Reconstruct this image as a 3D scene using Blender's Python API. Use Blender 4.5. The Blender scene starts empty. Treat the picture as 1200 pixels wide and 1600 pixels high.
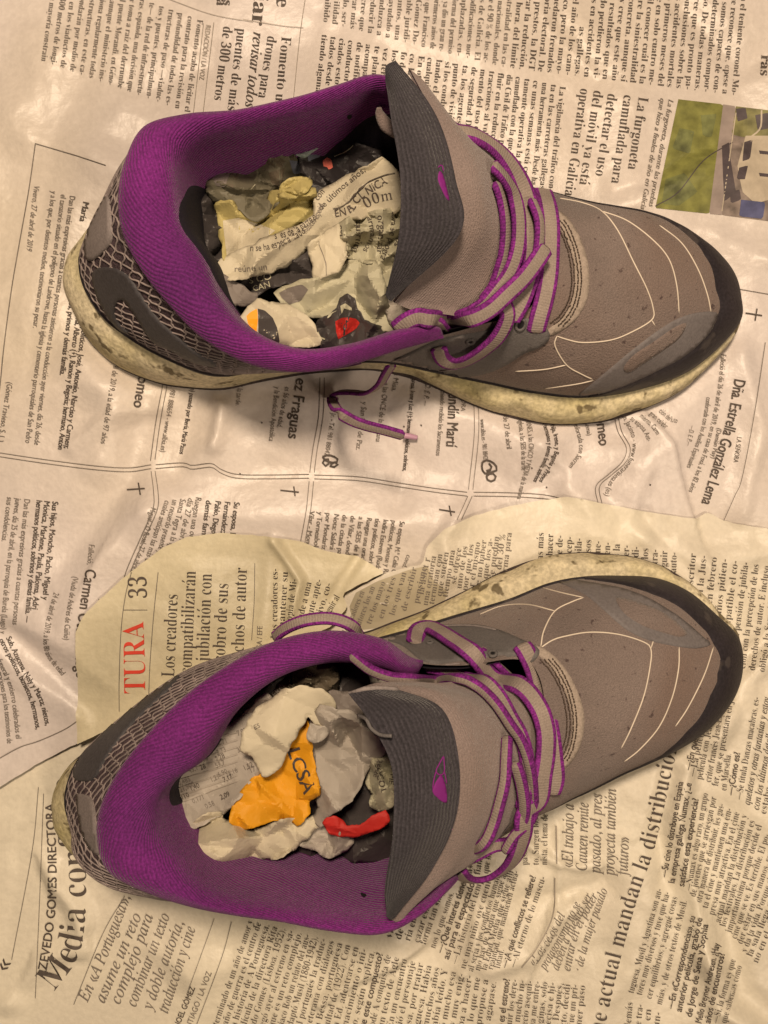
import bpy, math
import numpy as np
from mathutils import Vector, geometry
from mathutils.bvhtree import BVHTree

SC = bpy.context.scene
S = 0.00028          # metres for one unit (one photograph pixel on the table top)
D = 1350.0           # camera height in units

# ---------------------------------------------------------------- camera, light, exposure
cam = bpy.data.cameras.new('camera'); camo = bpy.data.objects.new('camera', cam)
SC.collection.objects.link(camo); SC.camera = camo
camo.location = (0, 0, D*S)
cam.sensor_fit = 'VERTICAL'; cam.angle = 2*math.atan(800/D)
cam.clip_start = 0.01; cam.clip_end = 20

world = bpy.data.worlds.new('World'); SC.world = world; world.use_nodes = True
bg = world.node_tree.nodes['Background']
bg.inputs[0].default_value = (0.95, 0.80, 0.78, 1); bg.inputs[1].default_value = 0.04

def area(name, loc, size, power, col, target=(0, 0, 0)):
    l = bpy.data.lights.new(name, 'AREA'); l.shape = 'DISK'; l.size = size; l.energy = power; l.color = col
    o = bpy.data.objects.new(name, l); SC.collection.objects.link(o)
    o.location = Vector(loc); o.rotation_euler = (Vector(target)-Vector(loc)).to_track_quat('-Z', 'Y').to_euler()
    return o
area('ceiling_lamp', (-0.02, 0.27, 0.78), 0.12, 8.3, (1.0, 0.79, 0.57), (0, 0.0, 0))
area('ceiling_lamp', (0.42, -0.40, 0.92), 0.26, 4.9, (1.0, 0.80, 0.58), (0.05, -0.06, 0))
SC.view_settings.view_transform = 'Standard'; SC.view_settings.look = 'None'
SC.view_settings.exposure = -0.13; SC.view_settings.gamma = 1.0

# ---------------------------------------------------------------- helpers
def G(px, py, h=0.0):            # photograph point seen at height h -> place in the scene (units)
    k = (D-h)/D
    return np.array([(px-600.0)*k, (800.0-py)*k, h])
def tag(o, label=None, cat=None, group=None, kind=None):
    if label: o['label'] = label
    if cat: o['category'] = cat
    if group: o['group'] = group
    if kind: o['kind'] = kind
    return o
def empty(name, loc):
    o = bpy.data.objects.new(name, None); SC.collection.objects.link(o)
    o.location = Vector(loc)*S; o.empty_display_size = 0.02
    return o
def mesh(name, V, F, mat, parent=None, smooth=True, uv=None, matidx=None):
    V = np.asarray(V, dtype=float)
    off = np.array(parent.location)/S if parent is not None and parent.type == 'EMPTY' else np.zeros(3)
    if parent is not None and parent.type != 'EMPTY':
        p = parent
        while p.parent is not None: p = p.parent
        off = np.array(p.location)/S if p.type == 'EMPTY' else np.zeros(3)
    me = bpy.data.meshes.new(name)
    me.from_pydata(((V-off)*S).tolist(), [], [tuple(int(i) for i in f) for f in F])
    mats = mat if isinstance(mat, (list, tuple)) else [mat]
    for m in mats: me.materials.append(m)
    if smooth: me.polygons.foreach_set('use_smooth', [True]*len(me.polygons))
    if matidx is not None: me.polygons.foreach_set('material_index', list(matidx))
    if uv is not None:
        uvl = me.uv_layers.new(name='UVMap')
        vi = np.zeros(len(me.loops), dtype=int); me.loops.foreach_get('vertex_index', vi)
        uvl.data.foreach_set('uv', np.asarray(uv)[vi].ravel())
    me.update()
    o = bpy.data.objects.new(name, me); SC.collection.objects.link(o)
    if parent is not None: o.parent = parent
    return o
def cr(P, n, closed=False):
    """Catmull-Rom through P, n samples per span"""
    P = np.asarray(P, dtype=float)
    if closed: Q = np.vstack([P[-1], P, P[0], P[1]])
    else: Q = np.vstack([2*P[0]-P[1], P, 2*P[-1]-P[-2]])
    out = []
    t = np.linspace(0, 1, n, endpoint=False)[:, None]
    for i in range(len(Q)-3):
        a, b, c, d = Q[i], Q[i+1], Q[i+2], Q[i+3]
        out.append(0.5*((2*b)+(-a+c)*t+(2*a-5*b+4*c-d)*t**2+(-a+3*b-3*c+d)*t**3))
    out = np.vstack(out)
    if not closed: out = np.vstack([out, P[-1:]])
    return out
def resample(P, step):
    P = np.asarray(P, dtype=float)
    d = np.r_[0, np.cumsum(np.linalg.norm(np.diff(P, axis=0), axis=1))]
    n = max(2, int(d[-1]/step)+1)
    s = np.linspace(0, d[-1], n)
    return np.stack([np.interp(s, d, P[:, k]) for k in range(P.shape[1])], 1)
def gridfaces(nr, nc, closed=False, flip=False):
    F = []
    cc = nc if closed else nc-1
    for r in range(nr-1):
        for c in range(cc):
            c2 = (c+1) % nc
            f = (r*nc+c, r*nc+c2, (r+1)*nc+c2, (r+1)*nc+c)
            F.append(f[::-1] if flip else f)
    return F
def inpoly(px, py, poly):
    px = np.asarray(px); py = np.asarray(py); c = np.zeros(px.shape, bool)
    n = len(poly)
    for i in range(n):
        x1, y1 = poly[i][:2]; x2, y2 = poly[(i+1) % n][:2]
        m = ((y1 > py) != (y2 > py))
        with np.errstate(divide='ignore', invalid='ignore'):
            xi = (x2-x1)*(py-y1)/(y2-y1+1e-12)+x1
        c ^= m & (px < xi)
    return c
def dist_poly(px, py, pts, closed=True):
    px = np.asarray(px, float); py = np.asarray(py, float)
    best = np.full(px.shape, 1e9); bx = np.zeros(px.shape); by = np.zeros(px.shape); side = np.zeros(px.shape)
    n = len(pts)
    for i in range(n if closed else n-1):
        x1, y1 = pts[i][:2]; x2, y2 = pts[(i+1) % n][:2]
        dx, dy = x2-x1, y2-y1; L = dx*dx+dy*dy+1e-9
        t = np.clip(((px-x1)*dx+(py-y1)*dy)/L, 0, 1)
        qx, qy = x1+t*dx, y1+t*dy
        d = np.hypot(px-qx, py-qy); m = d < best
        best = np.where(m, d, best); bx = np.where(m, qx, bx); by = np.where(m, qy, by)
        side = np.where(m, np.sign((px-x1)*dy-(py-y1)*dx), side)
    return best, bx, by, side
def vnoise(x, y, cell, seed):
    """smooth value noise, -1..1"""
    rs = np.random.RandomState(seed); T = rs.rand(64, 64)*2-1
    u = x/cell; v = y/cell
    i = np.floor(u).astype(int); j = np.floor(v).astype(int)
    f = u-i; g = v-j; f = f*f*(3-2*f); g = g*g*(3-2*g)
    a = T[i % 64, j % 64]; b = T[(i+1) % 64, j % 64]; c = T[i % 64, (j+1) % 64]; d = T[(i+1) % 64, (j+1) % 64]
    return (a*(1-f)+b*f)*(1-g)+(c*(1-f)+d*f)*g
def crumple(x, y, cell, seed):
    """faceted crumpled-paper relief, about -1..1"""
    rs = np.random.RandomState(seed)
    wx = x+vnoise(x, y, cell*1.7, seed+1)*cell*0.5; wy = y+vnoise(x, y, cell*1.9, seed+2)*cell*0.5
    h = np.zeros(np.shape(x)); tot = 0
    for k in range(7):
        a = rs.rand()*math.pi; w = cell*(0.6+1.2*rs.rand()); ph = rs.rand()*9
        amp = w/cell*(0.5+0.5*vnoise(x, y, cell*2.2, seed+10+k))
        s = (wx*math.cos(a)+wy*math.sin(a))/w+ph
        h = h+amp*(np.abs(s-np.floor(s)-0.5)*4-1); tot += 0.6
    return h/tot

# ---------------------------------------------------------------- materials
def newmat(name):
    m = bpy.data.materials.new(name); m.use_nodes = True
    nt = m.node_tree; b = nt.nodes['Principled BSDF']
    return m, nt, b
def N(nt, t, **kw):
    n = nt.nodes.new(t)
    for k, v in kw.items(): setattr(n, k, v)
    return n
def material(name, col, rough=0.8, var=0.12, vscale=60, bump=0.0, bscale=900, dirt=0.0, dirtcol=(0.03, 0.025, 0.02), dscale=120,
             dth=0.66, sheen=0.0, speck=0.0, sscale=1500, wave=None, tint=None, spec=0.3, coord='Object', trans=0.0):
    """col base colour; var brightness mottle; bump fine grain; dirt dark specks; wave=(axis,period in units,depth,contrast)"""
    m, nt, b = newmat(name)
    L = nt.links.new
    tc = N(nt, 'ShaderNodeTexCoord')
    n1 = N(nt, 'ShaderNodeTexNoise'); n1.inputs['Scale'].default_value = vscale; n1.inputs['Detail'].default_value = 5
    L(tc.outputs['Object'], n1.inputs['Vector'])
    mr = N(nt, 'ShaderNodeMapRange'); mr.inputs[3].default_value = 1-var; mr.inputs[4].default_value = 1+var
    mr.inputs[1].default_value = 0.3; mr.inputs[2].default_value = 0.7
    L(n1.outputs['Fac'], mr.inputs[0])
    mx = N(nt, 'ShaderNodeMix'); mx.data_type = 'RGBA'; mx.blend_type = 'MULTIPLY'; mx.inputs[0].default_value = 1
    mx.inputs[6].default_value = (*col, 1); L(mr.outputs[0], mx.inputs[7]); cur = mx.outputs[2]
    if tint is not None:
        n2 = N(nt, 'ShaderNodeTexNoise'); n2.inputs['Scale'].default_value = tint[1]; n2.inputs['Detail'].default_value = 3
        L(tc.outputs['Object'], n2.inputs['Vector'])
        r2 = N(nt, 'ShaderNodeMapRange'); r2.inputs[1].default_value = 0.42; r2.inputs[2].default_value = 0.68
        L(n2.outputs['Fac'], r2.inputs[0])
        m2 = N(nt, 'ShaderNodeMix'); m2.data_type = 'RGBA'; L(r2.outputs[0], m2.inputs[0]); L(cur, m2.inputs[6])
        m2.inputs[7].default_value = (*tint[0], 1); cur = m2.outputs[2]
    hsum = None
    if speck:
        ns = N(nt, 'ShaderNodeTexNoise'); ns.inputs['Scale'].default_value = sscale; ns.inputs['Detail'].default_value = 2
        L(tc.outputs['Object'], ns.inputs['Vector'])
        rs_ = N(nt, 'ShaderNodeMapRange'); rs_.inputs[1].default_value = 0.35; rs_.inputs[2].default_value = 0.65; rs_.inputs[3].default_value = 1-speck; rs_.inputs[4].default_value = 1+speck
        L(ns.outputs['Fac'], rs_.inputs[0])
        ms = N(nt, 'ShaderNodeMix'); ms.data_type = 'RGBA'; ms.blend_type = 'MULTIPLY'; ms.inputs[0].default_value = 1
        L(cur, ms.inputs[6]); L(rs_.outputs[0], ms.inputs[7]); cur = ms.outputs[2]
    if wave is not None:
        uvn = N(nt, 'ShaderNodeUVMap'); sp = N(nt, 'ShaderNodeSeparateXYZ'); L(uvn.outputs[0], sp.inputs[0])
        n3 = N(nt, 'ShaderNodeTexNoise'); n3.inputs['Scale'].default_value = 0.02; L(uvn.outputs[0], n3.inputs['Vector'])
        d1 = N(nt, 'ShaderNodeMath', operation='MULTIPLY_ADD'); L(n3.outputs['Fac'], d1.inputs[0]); d1.inputs[1].default_value = wave[4] if len(wave) > 4 else 10
        if wave[0] == 'D':
            ad = N(nt, 'ShaderNodeMath', operation='MULTIPLY_ADD'); L(sp.outputs[0], ad.inputs[0]); ad.inputs[1].default_value = 0.35; L(sp.outputs[1], ad.inputs[2]); src = ad.outputs[0]
        else: src = sp.outputs['XY'.index(wave[0])]
        L(src, d1.inputs[2])
        d2 = N(nt, 'ShaderNodeMath', operation='MULTIPLY'); L(d1.outputs[0], d2.inputs[0]); d2.inputs[1].default_value = 2*math.pi/wave[1]
        sn = N(nt, 'ShaderNodeMath', operation='SINE'); L(d2.outputs[0], sn.inputs[0])
        r3 = N(nt, 'ShaderNodeMapRange'); r3.inputs[1].default_value = -1; r3.inputs[2].default_value = 1
        r3.inputs[3].default_value = 1-wave[3]; r3.inputs[4].default_value = 1+wave[3]; L(sn.outputs[0], r3.inputs[0])
        m3 = N(nt, 'ShaderNodeMix'); m3.data_type = 'RGBA'; m3.blend_type = 'MULTIPLY'; m3.inputs[0].default_value = 1
        L(cur, m3.inputs[6]); L(r3.outputs[0], m3.inputs[7]); cur = m3.outputs[2]
        hsum = (sn.outputs[0], wave[2])
    if dirt > 0:
        n4 = N(nt, 'ShaderNodeTexNoise'); n4.inputs['Scale'].default_value = dscale; n4.inputs['Detail'].default_value = 3
        L(tc.outputs['Object'], n4.inputs['Vector'])
        r4 = N(nt, 'ShaderNodeMapRange'); r4.inputs[1].default_value = dth; r4.inputs[2].default_value = dth+0.06; r4.inputs[4].default_value = dirt
        L(n4.outputs['Fac'], r4.inputs[0])
        m4 = N(nt, 'ShaderNodeMix'); m4.data_type = 'RGBA'; L(r4.outputs[0], m4.inputs[0]); L(cur, m4.inputs[6]); m4.inputs[7].default_value = (*dirtcol, 1)
        cur = m4.outputs[2]
    L(cur, b.inputs['Base Color'])
    b.inputs['Roughness'].default_value = rough; b.inputs['Specular IOR Level'].default_value = spec
    if sheen: b.inputs['Sheen Weight'].default_value = sheen; b.inputs['Sheen Roughness'].default_value = 0.4
    prev = None
    if bump > 0:
        n5 = N(nt, 'ShaderNodeTexNoise'); n5.inputs['Scale'].default_value = bscale; n5.inputs['Detail'].default_value = 4
        L(tc.outputs['Object'], n5.inputs['Vector'])
        bp = N(nt, 'ShaderNodeBump'); bp.inputs['Distance'].default_value = bump*S; bp.inputs['Strength'].default_value = 1
        L(n5.outputs['Fac'], bp.inputs['Height']); prev = bp
    if hsum:
        bp = N(nt, 'ShaderNodeBump'); bp.inputs['Distance'].default_value = hsum[1]*S; bp.inputs['Strength'].default_value = 1
        L(hsum[0], bp.inputs['Height'])
        if prev: L(prev.outputs[0], bp.inputs['Normal'])
        prev = bp
    if prev: L(prev.outputs[0], b.inputs['Normal'])
    return m

M = {}
M['paper_a'] = material('newsprint_grey', (0.58, 0.52, 0.495), 0.42, 0.06, 9, 1.5, 240, tint=((0.53, 0.465, 0.38), 5), spec=0.5, speck=0.035, sscale=500)
M['paper_b'] = material('newsprint_yellowed', (0.55, 0.49, 0.345), 0.48, 0.06, 11, 1.5, 240, spec=0.45, speck=0.035, sscale=500)
M['paper_c'] = material('newsprint_cream', (0.64, 0.585, 0.47), 0.45, 0.07, 8, 1.5, 240, tint=((0.55, 0.495, 0.42), 6), spec=0.5, speck=0.035, sscale=500)
M['ink'] = material('printing_ink', (0.085, 0.068, 0.058), 0.7, 0.3, 300, spec=0.2)
M['ink_grey'] = material('printing_ink_grey', (0.17, 0.145, 0.125), 0.7, 0.2, 150, spec=0.2)
M['ink_faint'] = material('printing_ink_faint', (0.30, 0.26, 0.22), 0.7, 0.2, 150, spec=0.2)
M['ink_red'] = material('printing_ink_red', (0.62, 0.06, 0.035), 0.7, 0.1, 150, spec=0.2)
M['table'] = material('table_wood', (0.25, 0.16, 0.09), 0.5, 0.2, 20)
M['knit'] = material('taupe_knit', (0.178, 0.140, 0.128), 0.9, 0.2, 20, 2.2, 1500, dirt=0.8, dirtcol=(0.05, 0.03, 0.03), dscale=300, dth=0.66, tint=((0.165, 0.118, 0.100), 16), sheen=0.15, speck=0.13, sscale=1900)
M['tongue'] = material('taupe_tongue_fabric', (0.200, 0.156, 0.146), 0.9, 0.10, 30, 1.8, 1500, sheen=0.2, tint=((0.175, 0.128, 0.112), 20), wave=('Y', 3.2, 0.15, 0.03, 12), speck=0.12, sscale=1900)
M['dark_knit'] = material('charcoal_ribbed_knit', (0.038, 0.034, 0.041), 0.9, 0.12, 60, 1.0, 1800, sheen=0.15, wave=('Y', 4.4, 0.45, 0.17, 8), speck=0.25, sscale=1300)
M['purple'] = material('purple_ribbed_lining', (0.138, 0.013, 0.138), 0.92, 0.18, 26, 0.8, 1800, tint=((0.085, 0.010, 0.095), 15), sheen=0.12, wave=('D', 4.0, 0.35, 0.11, 10), speck=0.25, sscale=1300)
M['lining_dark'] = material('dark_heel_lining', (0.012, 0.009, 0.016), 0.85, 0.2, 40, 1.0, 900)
M['mesh'] = material('dark_plum_mesh_fabric', (0.075, 0.05, 0.058), 0.9, 0.3, 140, 3.0, 1400, speck=0.35, sscale=900)
M['cordm'] = material('grey_mesh_cord', (0.25, 0.205, 0.195), 0.85, 0.3, 120)
M['eyestay'] = material('grey_eyestay', (0.115, 0.105, 0.104), 0.7, 0.08, 40, 1.0, 1600, speck=0.1, sscale=1200)
M['overlay'] = material('grey_toe_overlay', (0.145, 0.130, 0.132), 0.65, 0.06, 40, 0.7, 1600, speck=0.1, sscale=900)
M['patch'] = material('light_grey_heel_patch', (0.21, 0.18, 0.175), 0.75, 0.06, 40, 0.8, 1500, speck=0.12, sscale=1000)
M['bumper'] = material('black_rubber_bumper', (0.022, 0.018, 0.022), 0.6, 0.25, 60, 0.8, 700, dirt=0.3, dirtcol=(0.12, 0.10, 0.09), dscale=90, dth=0.6, speck=0.2, sscale=900)
M['counter'] = material('charcoal_heel_plastic', (0.05, 0.046, 0.05), 0.6, 0.12, 60, 0.6, 900, speck=0.15, sscale=900)
M['midsole'] = material('dirty_cream_midsole', (0.56, 0.49, 0.34), 0.75, 0.22, 55, 2.2, 420, dirt=0.85, dirtcol=(0.09, 0.065, 0.03), dscale=130, dth=0.60, tint=((0.43, 0.37, 0.19), 34), speck=0.18, sscale=600)
M['outsole'] = material('black_outsole', (0.05, 0.037, 0.035), 0.7, 0.2, 60, 1.0, 400, speck=0.3, sscale=500)
M['seam'] = material('white_welded_seam', (0.60, 0.52, 0.43), 0.45, 0.08, 100)
M['crescent'] = material('beige_vamp_trim', (0.30, 0.245, 0.205), 0.75, 0.06, 40, 0.8, 1500, speck=0.12, sscale=1200)
M['stitch'] = material('dark_stitching', (0.07, 0.048, 0.036), 0.9, 0.2, 100)
M['lace'] = material('taupe_lace', (0.235, 0.19, 0.165), 0.9, 0.15, 60, 0.8, 1500, wave=('X', 3.6, 0.14, 0.05, 2), speck=0.12, sscale=1900)
M['lace_edge'] = material('purple_lace_edge', (0.145, 0.014, 0.150), 0.9, 0.25, 120, 0.8, 1500, wave=('X', 3.6, 0.14, 0.08, 2), speck=0.4, sscale=1100)
M['logo'] = material('magenta_logo', (0.16, 0.010, 0.15), 0.75, 0.1, 100)
M['black'] = material('black_hole', (0.01, 0.009, 0.01), 0.8, 0.1)
M['aglet'] = material('worn_aglet', (0.42, 0.24, 0.34), 0.35, 0.1)
# ---------------------------------------------------------------- surfaces that other things lie on
def bvh_of(obs):
    V = []; F = []
    for o in (obs if isinstance(obs, (list, tuple)) else [obs]):
        off = len(V); p = o; t = Vector((0, 0, 0))
        while p is not None: t = t+Vector(p.location); p = p.parent
        V += [Vector(v.co)+t for v in o.data.vertices]
        F += [tuple(i+off for i in q.vertices) for q in o.data.polygons]
    return BVHTree.FromPolygons(V, F)
CAMP = Vector((0, 0, D*S))
def hit(bvh, px, py):
    """point of the surface the photograph shows at (px,py): position, normal, face (units)"""
    d = Vector((px-600.0, 800.0-py, -D)).normalized()
    loc, nor, idx, dist = bvh.ray_cast(CAMP, d)
    if loc is None: return None
    if nor.z < 0: nor = -nor
    return np.array(loc)/S, np.array(nor), idx
def patch(name, poly, bvh, thick, mat, parent, step=6, res=4, inset=None, smooth=True, label=None):
    """a thin piece lying on a surface, outline given as a polygon"""
    P = resample(np.vstack([cr(np.array(poly, float), res, True), [poly[0]]]), step)[:-1]
    x0, y0 = P.min(0); x1, y1 = P.max(0)
    gx, gy = np.meshgrid(np.arange(x0, x1, step), np.arange(y0, y1, step)); gx = gx.ravel(); gy = gy.ravel()
    ok = inpoly(gx, gy, P); d, *_ = dist_poly(gx, gy, P); ok &= d > step*0.45
    pts = [Vector(p) for p in P]+[Vector((a, b)) for a, b in zip(gx[ok], gy[ok])]
    n = len(P)
    r = geometry.delaunay_2d_cdt(pts, [], [list(range(n))], 1, 1e-6)
    vs = r[0]; fs = r[2]
    top = []; bot = []; good = []
    for v in vs:
        h = hit(bvh, v.x, v.y)
        if h is None: top.append(None); bot.append(None); continue
        top.append(h[0]+h[1]*thick); bot.append(h[0]-h[1]*1.5)
    m = {}; V = []
    for i, t in enumerate(top):
        if t is not None: m[i] = len(V); V.append(t)
    F = [tuple(m[i] for i in f)[::-1] for f in fs if all(i in m for i in f)]
    # skirt
    from collections import Counter
    ed = Counter(); dirs = {}
    for f in F:
        for a, b in zip(f, f[1:]+f[:1]): ed[tuple(sorted((a, b)))] += 1; dirs[tuple(sorted((a, b)))] = (a, b)
    inv = {v: k for k, v in m.items()}; bm = {}
    for e, c in ed.items():
        if c == 1:
            a, b = dirs[e]
            for q in (a, b):
                if q not in bm: bm[q] = len(V); V.append(bot[inv[q]])
            F.append((b, a, bm[a], bm[b]))
    o = mesh(name, V, F, mat, parent, smooth)
    if label: o['label'] = label
    return o
def tube(P, r, sides=6, flat=1.0, taper=True):
    """P (n,3) path, radius r (scalar or array); returns V,F"""
    P = np.asarray(P, float); n = len(P)
    r = np.broadcast_to(np.asarray(r, float), (n,)).copy()
    T = np.gradient(P, axis=0); T /= np.linalg.norm(T, axis=1)[:, None]+1e-9
    up = np.array([0, 0, 1.0]); V = []
    for i in range(n):
        s = np.cross(T[i], up); ls = np.linalg.norm(s)
        s = s/ls if ls > 1e-3 else np.array([1.0, 0, 0]); u = np.cross(s, T[i])
        for k in range(sides):
            a = 2*math.pi*k/sides
            V.append(P[i]+s*math.cos(a)*r[i]+u*math.sin(a)*r[i]*flat)
    F = gridfaces(n, sides, True)
    F.append(tuple(range(sides))[::-1]); F.append(tuple((n-1)*sides+k for k in range(sides)))
    return V, F
def cord(name, pts, bvh, r, mat, parent, lift=0.4, step=5, res=6, flat=0.6):
    P = resample(cr(np.array(pts, float), res), step); Q = []
    for p in P:
        h = hit(bvh, p[0], p[1])
        if h is not None: Q.append(h[0]+h[1]*lift)
    if len(Q) < 3: return None
    n = len(Q); rr = np.full(n, r, float)
    rr[0] *= 0.4; rr[-1] *= 0.4
    V, F = tube(Q, rr, 6, flat)
    return mesh(name, V, F, mat, parent)
def merge(parts):
    V = []; F = []
    for v, f in parts:
        o = len(V); V += list(v); F += [tuple(i+o for i in q) for q in f]
    return V, F

# ---------------------------------------------------------------- the newspapers
FOOT1 = [(548,325),(512,241),(443,179),(345,150),(217,143),(89,197),(-79,205),(-246,192),(-374,209),(-463,276),(-485,364),(-450,450),(-340,495),(-100,500),(140,488),(310,462),(415,435),(490,405),(530,362)]
FOOT2 = [(542,-230),(503,-143),(414,-80),(296,-64),(167,-102),(20,-172),(-158,-190),(-290,-236),(-440,-352),(-505,-435),(-468,-515),(-360,-556),(-190,-562),(-20,-545),(120,-515),(260,-432),(430,-350),(525,-275)]
def P2W(p): return (p[0]-600.0, 800.0-p[1])
CREASES = [  # kind, points (photograph), height, width
 ('r', [(55,225),(165,260),(300,330)], 4, 40), ('v', [(340,560),(300,640),(285,728)], -7, 45), ('r', [(300,722),(350,690),(375,600)], 5, 35),
 ('r', [(0,640),(120,600),(240,620)], 6, 60), ('r', [(130,560),(190,640),(170,720)], 6, 45), ('v', [(240,640),(200,760),(110,860)], -6, 50),
 ('r', [(230,800),(150,900),(100,1000),(20,960)], 8, 50), ('f', [(165,860),(150,890)], 6, 25), ('v', [(30,990),(120,1080),(150,1100)], -8, 45),
 ('r', [(0,1010),(60,1060),(130,1110)], 6, 30), ('r', [(250,800),(500,812),(700,820)], 7, 60), ('r', [(480,640),(640,655),(800,650)], 6, 70),
 ('v', [(420,730),(600,735),(780,745)], -5, 60), ('r', [(800,740),(900,640),(960,640)], 5, 40), ('v', [(930,640),(990,700),(940,770)], -7, 35),
 ('f', [(1080,810),(1042,690),(1000,640)], 9, 50), ('r', [(880,760),(885,735),(840,700)], 5, 26), ('r', [(1040,700),(960,720),(900,780)], 4, 40),
 ('v', [(960,300),(1010,290),(1060,250),(1160,215)], -5, 28), ('r', [(1000,310),(1090,290),(1200,330)], 5, 45), ('r', [(870,40),(980,180),(960,260)], 5, 55),
 ('v', [(830,0),(860,60),(930,130)], -6, 40), ('r', [(60,60),(200,160),(300,140)], 4, 60), ('v', [(130,120),(230,150),(330,110)], -5, 40),
 ('r', [(590,0),(680,80),(800,110)], 4, 50), ('v', [(1060,20),(1150,110),(1200,90)], -5, 30), ('r', [(1120,380),(1200,420)], 6, 40), ('r', [(1150,560),(1180,680),(1150,800)], 6, 30),
 ('r', [(432,845),(472,905),(458,960)], 7, 12), ('v', [(562,868),(540,900),(522,930)], -7, 12), ('r', [(340,700),(352,640),(330,600)], 5, 16), ('r', [(120,700),(190,650),(260,640)], 5, 20), ('v', [(600,640),(640,720),(620,790)], -4, 30), ('r', [(700,900),(690,840),(720,800)], 5, 20),
 # lower sheet
 ('r', [(1200,860),(1080,880),(1000,840)], 6, 40), ('v', [(1000,810),(1040,860),(1080,900)], -5, 22), ('r', [(1200,1010),(1150,1060),(1100,1150)], 7, 26), ('v', [(1190,1000),(1130,1040),(1090,1110)], -7, 22),
 ('r', [(1060,1190),(1045,1260),(1065,1350),(1080,1420),(1090,1480),(1130,1530)], 9, 26), ('v', [(1040,1200),(1025,1270),(1030,1370)], -6, 26), ('r', [(1090,1480),(1110,1560),(1180,1600)], 8, 22),
 ('v', [(1130,1430),(1150,1540),(1200,1580)], -9, 26), ('r', [(1040,1340),(990,1350),(960,1430)], 5, 40), ('r', [(500,1560),(560,1515),(640,1480),(660,1462)], 6, 14), ('v', [(640,1490),(700,1470),(740,1400)], -6, 28),
 ('r', [(730,1380),(742,1410),(735,1490),(720,1510)], 5, 14), ('r', [(815,1305),(860,1335),(900,1345),(930,1340)], 5, 12), ('v', [(820,1400),(900,1385),(940,1370)], -6, 30), ('r', [(760,1500),(820,1480),(870,1420),(900,1400)], 6, 22),
 ('r', [(868,1280),(868,1400),(815,1520)], 3, 8), ('r', [(140,1480),(125,1420),(60,1330)], 8, 28), ('v', [(160,1470),(250,1420),(330,1420)], -7, 36), ('r', [(20,1560),(60,1500),(110,1480)], 7, 28),
 ('v', [(60,1320),(40,1420),(30,1540)], -6, 40), ('r', [(240,1480),(300,1520),(380,1500)], 5, 40), ('r', [(430,1600),(470,1520),(450,1460)], 4, 40), ('r', [(900,1600),(980,1500),(1010,1400)], 5, 50),
]
def relief(x, y):
    """height of the crumpled newspaper stack (world units)"""
    h = 16+vnoise(x+900, y+900, 260, 3)*8+vnoise(x+900, y+900, 120, 4)*4.0
    h = h+crumple(x+900, y+900, 150, 5)*19*(0.55+0.45*vnoise(x+900, y+900, 300, 9))+crumple(x+900, y+900, 60, 7)*5.5*(0.5+0.5*vnoise(x+500, y+500, 170, 15))
    px, py = x+600, 800-y
    for kind, pts, a, w in CREASES:
        xs = [p[0] for p in pts]; ys = [p[1] for p in pts]
        m = (px > min(xs)-3*w) & (px < max(xs)+3*w) & (py > min(ys)-3*w) & (py < max(ys)+3*w)
        if not m.any(): continue
        d, bx, by, sd = dist_poly(px[m], py[m], pts, False)
        if kind == 'f': h[m] += 1.6*a*np.exp(-d/w)*(0.5+0.5*np.clip(sd*d/3, -1, 1))
        else: h[m] += 2.3*a*(np.sqrt((d/w)**2+0.01)*-1+1.1).clip(0, None)**1.3*0.9
    for fp in (FOOT1, FOOT2):       # the shoes press the paper flat
        d, *_ = dist_poly(x, y, fp); ins = inpoly(x, y, fp); sdist = np.where(ins, -d, d)
        k = np.clip((sdist+10)/45, 0, 1); k = k*k*(3-2*k)
        h = 11*(1-k)+h*k
    return np.where(h < 12, 12-9*np.tanh((12-h)/9), h)
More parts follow.
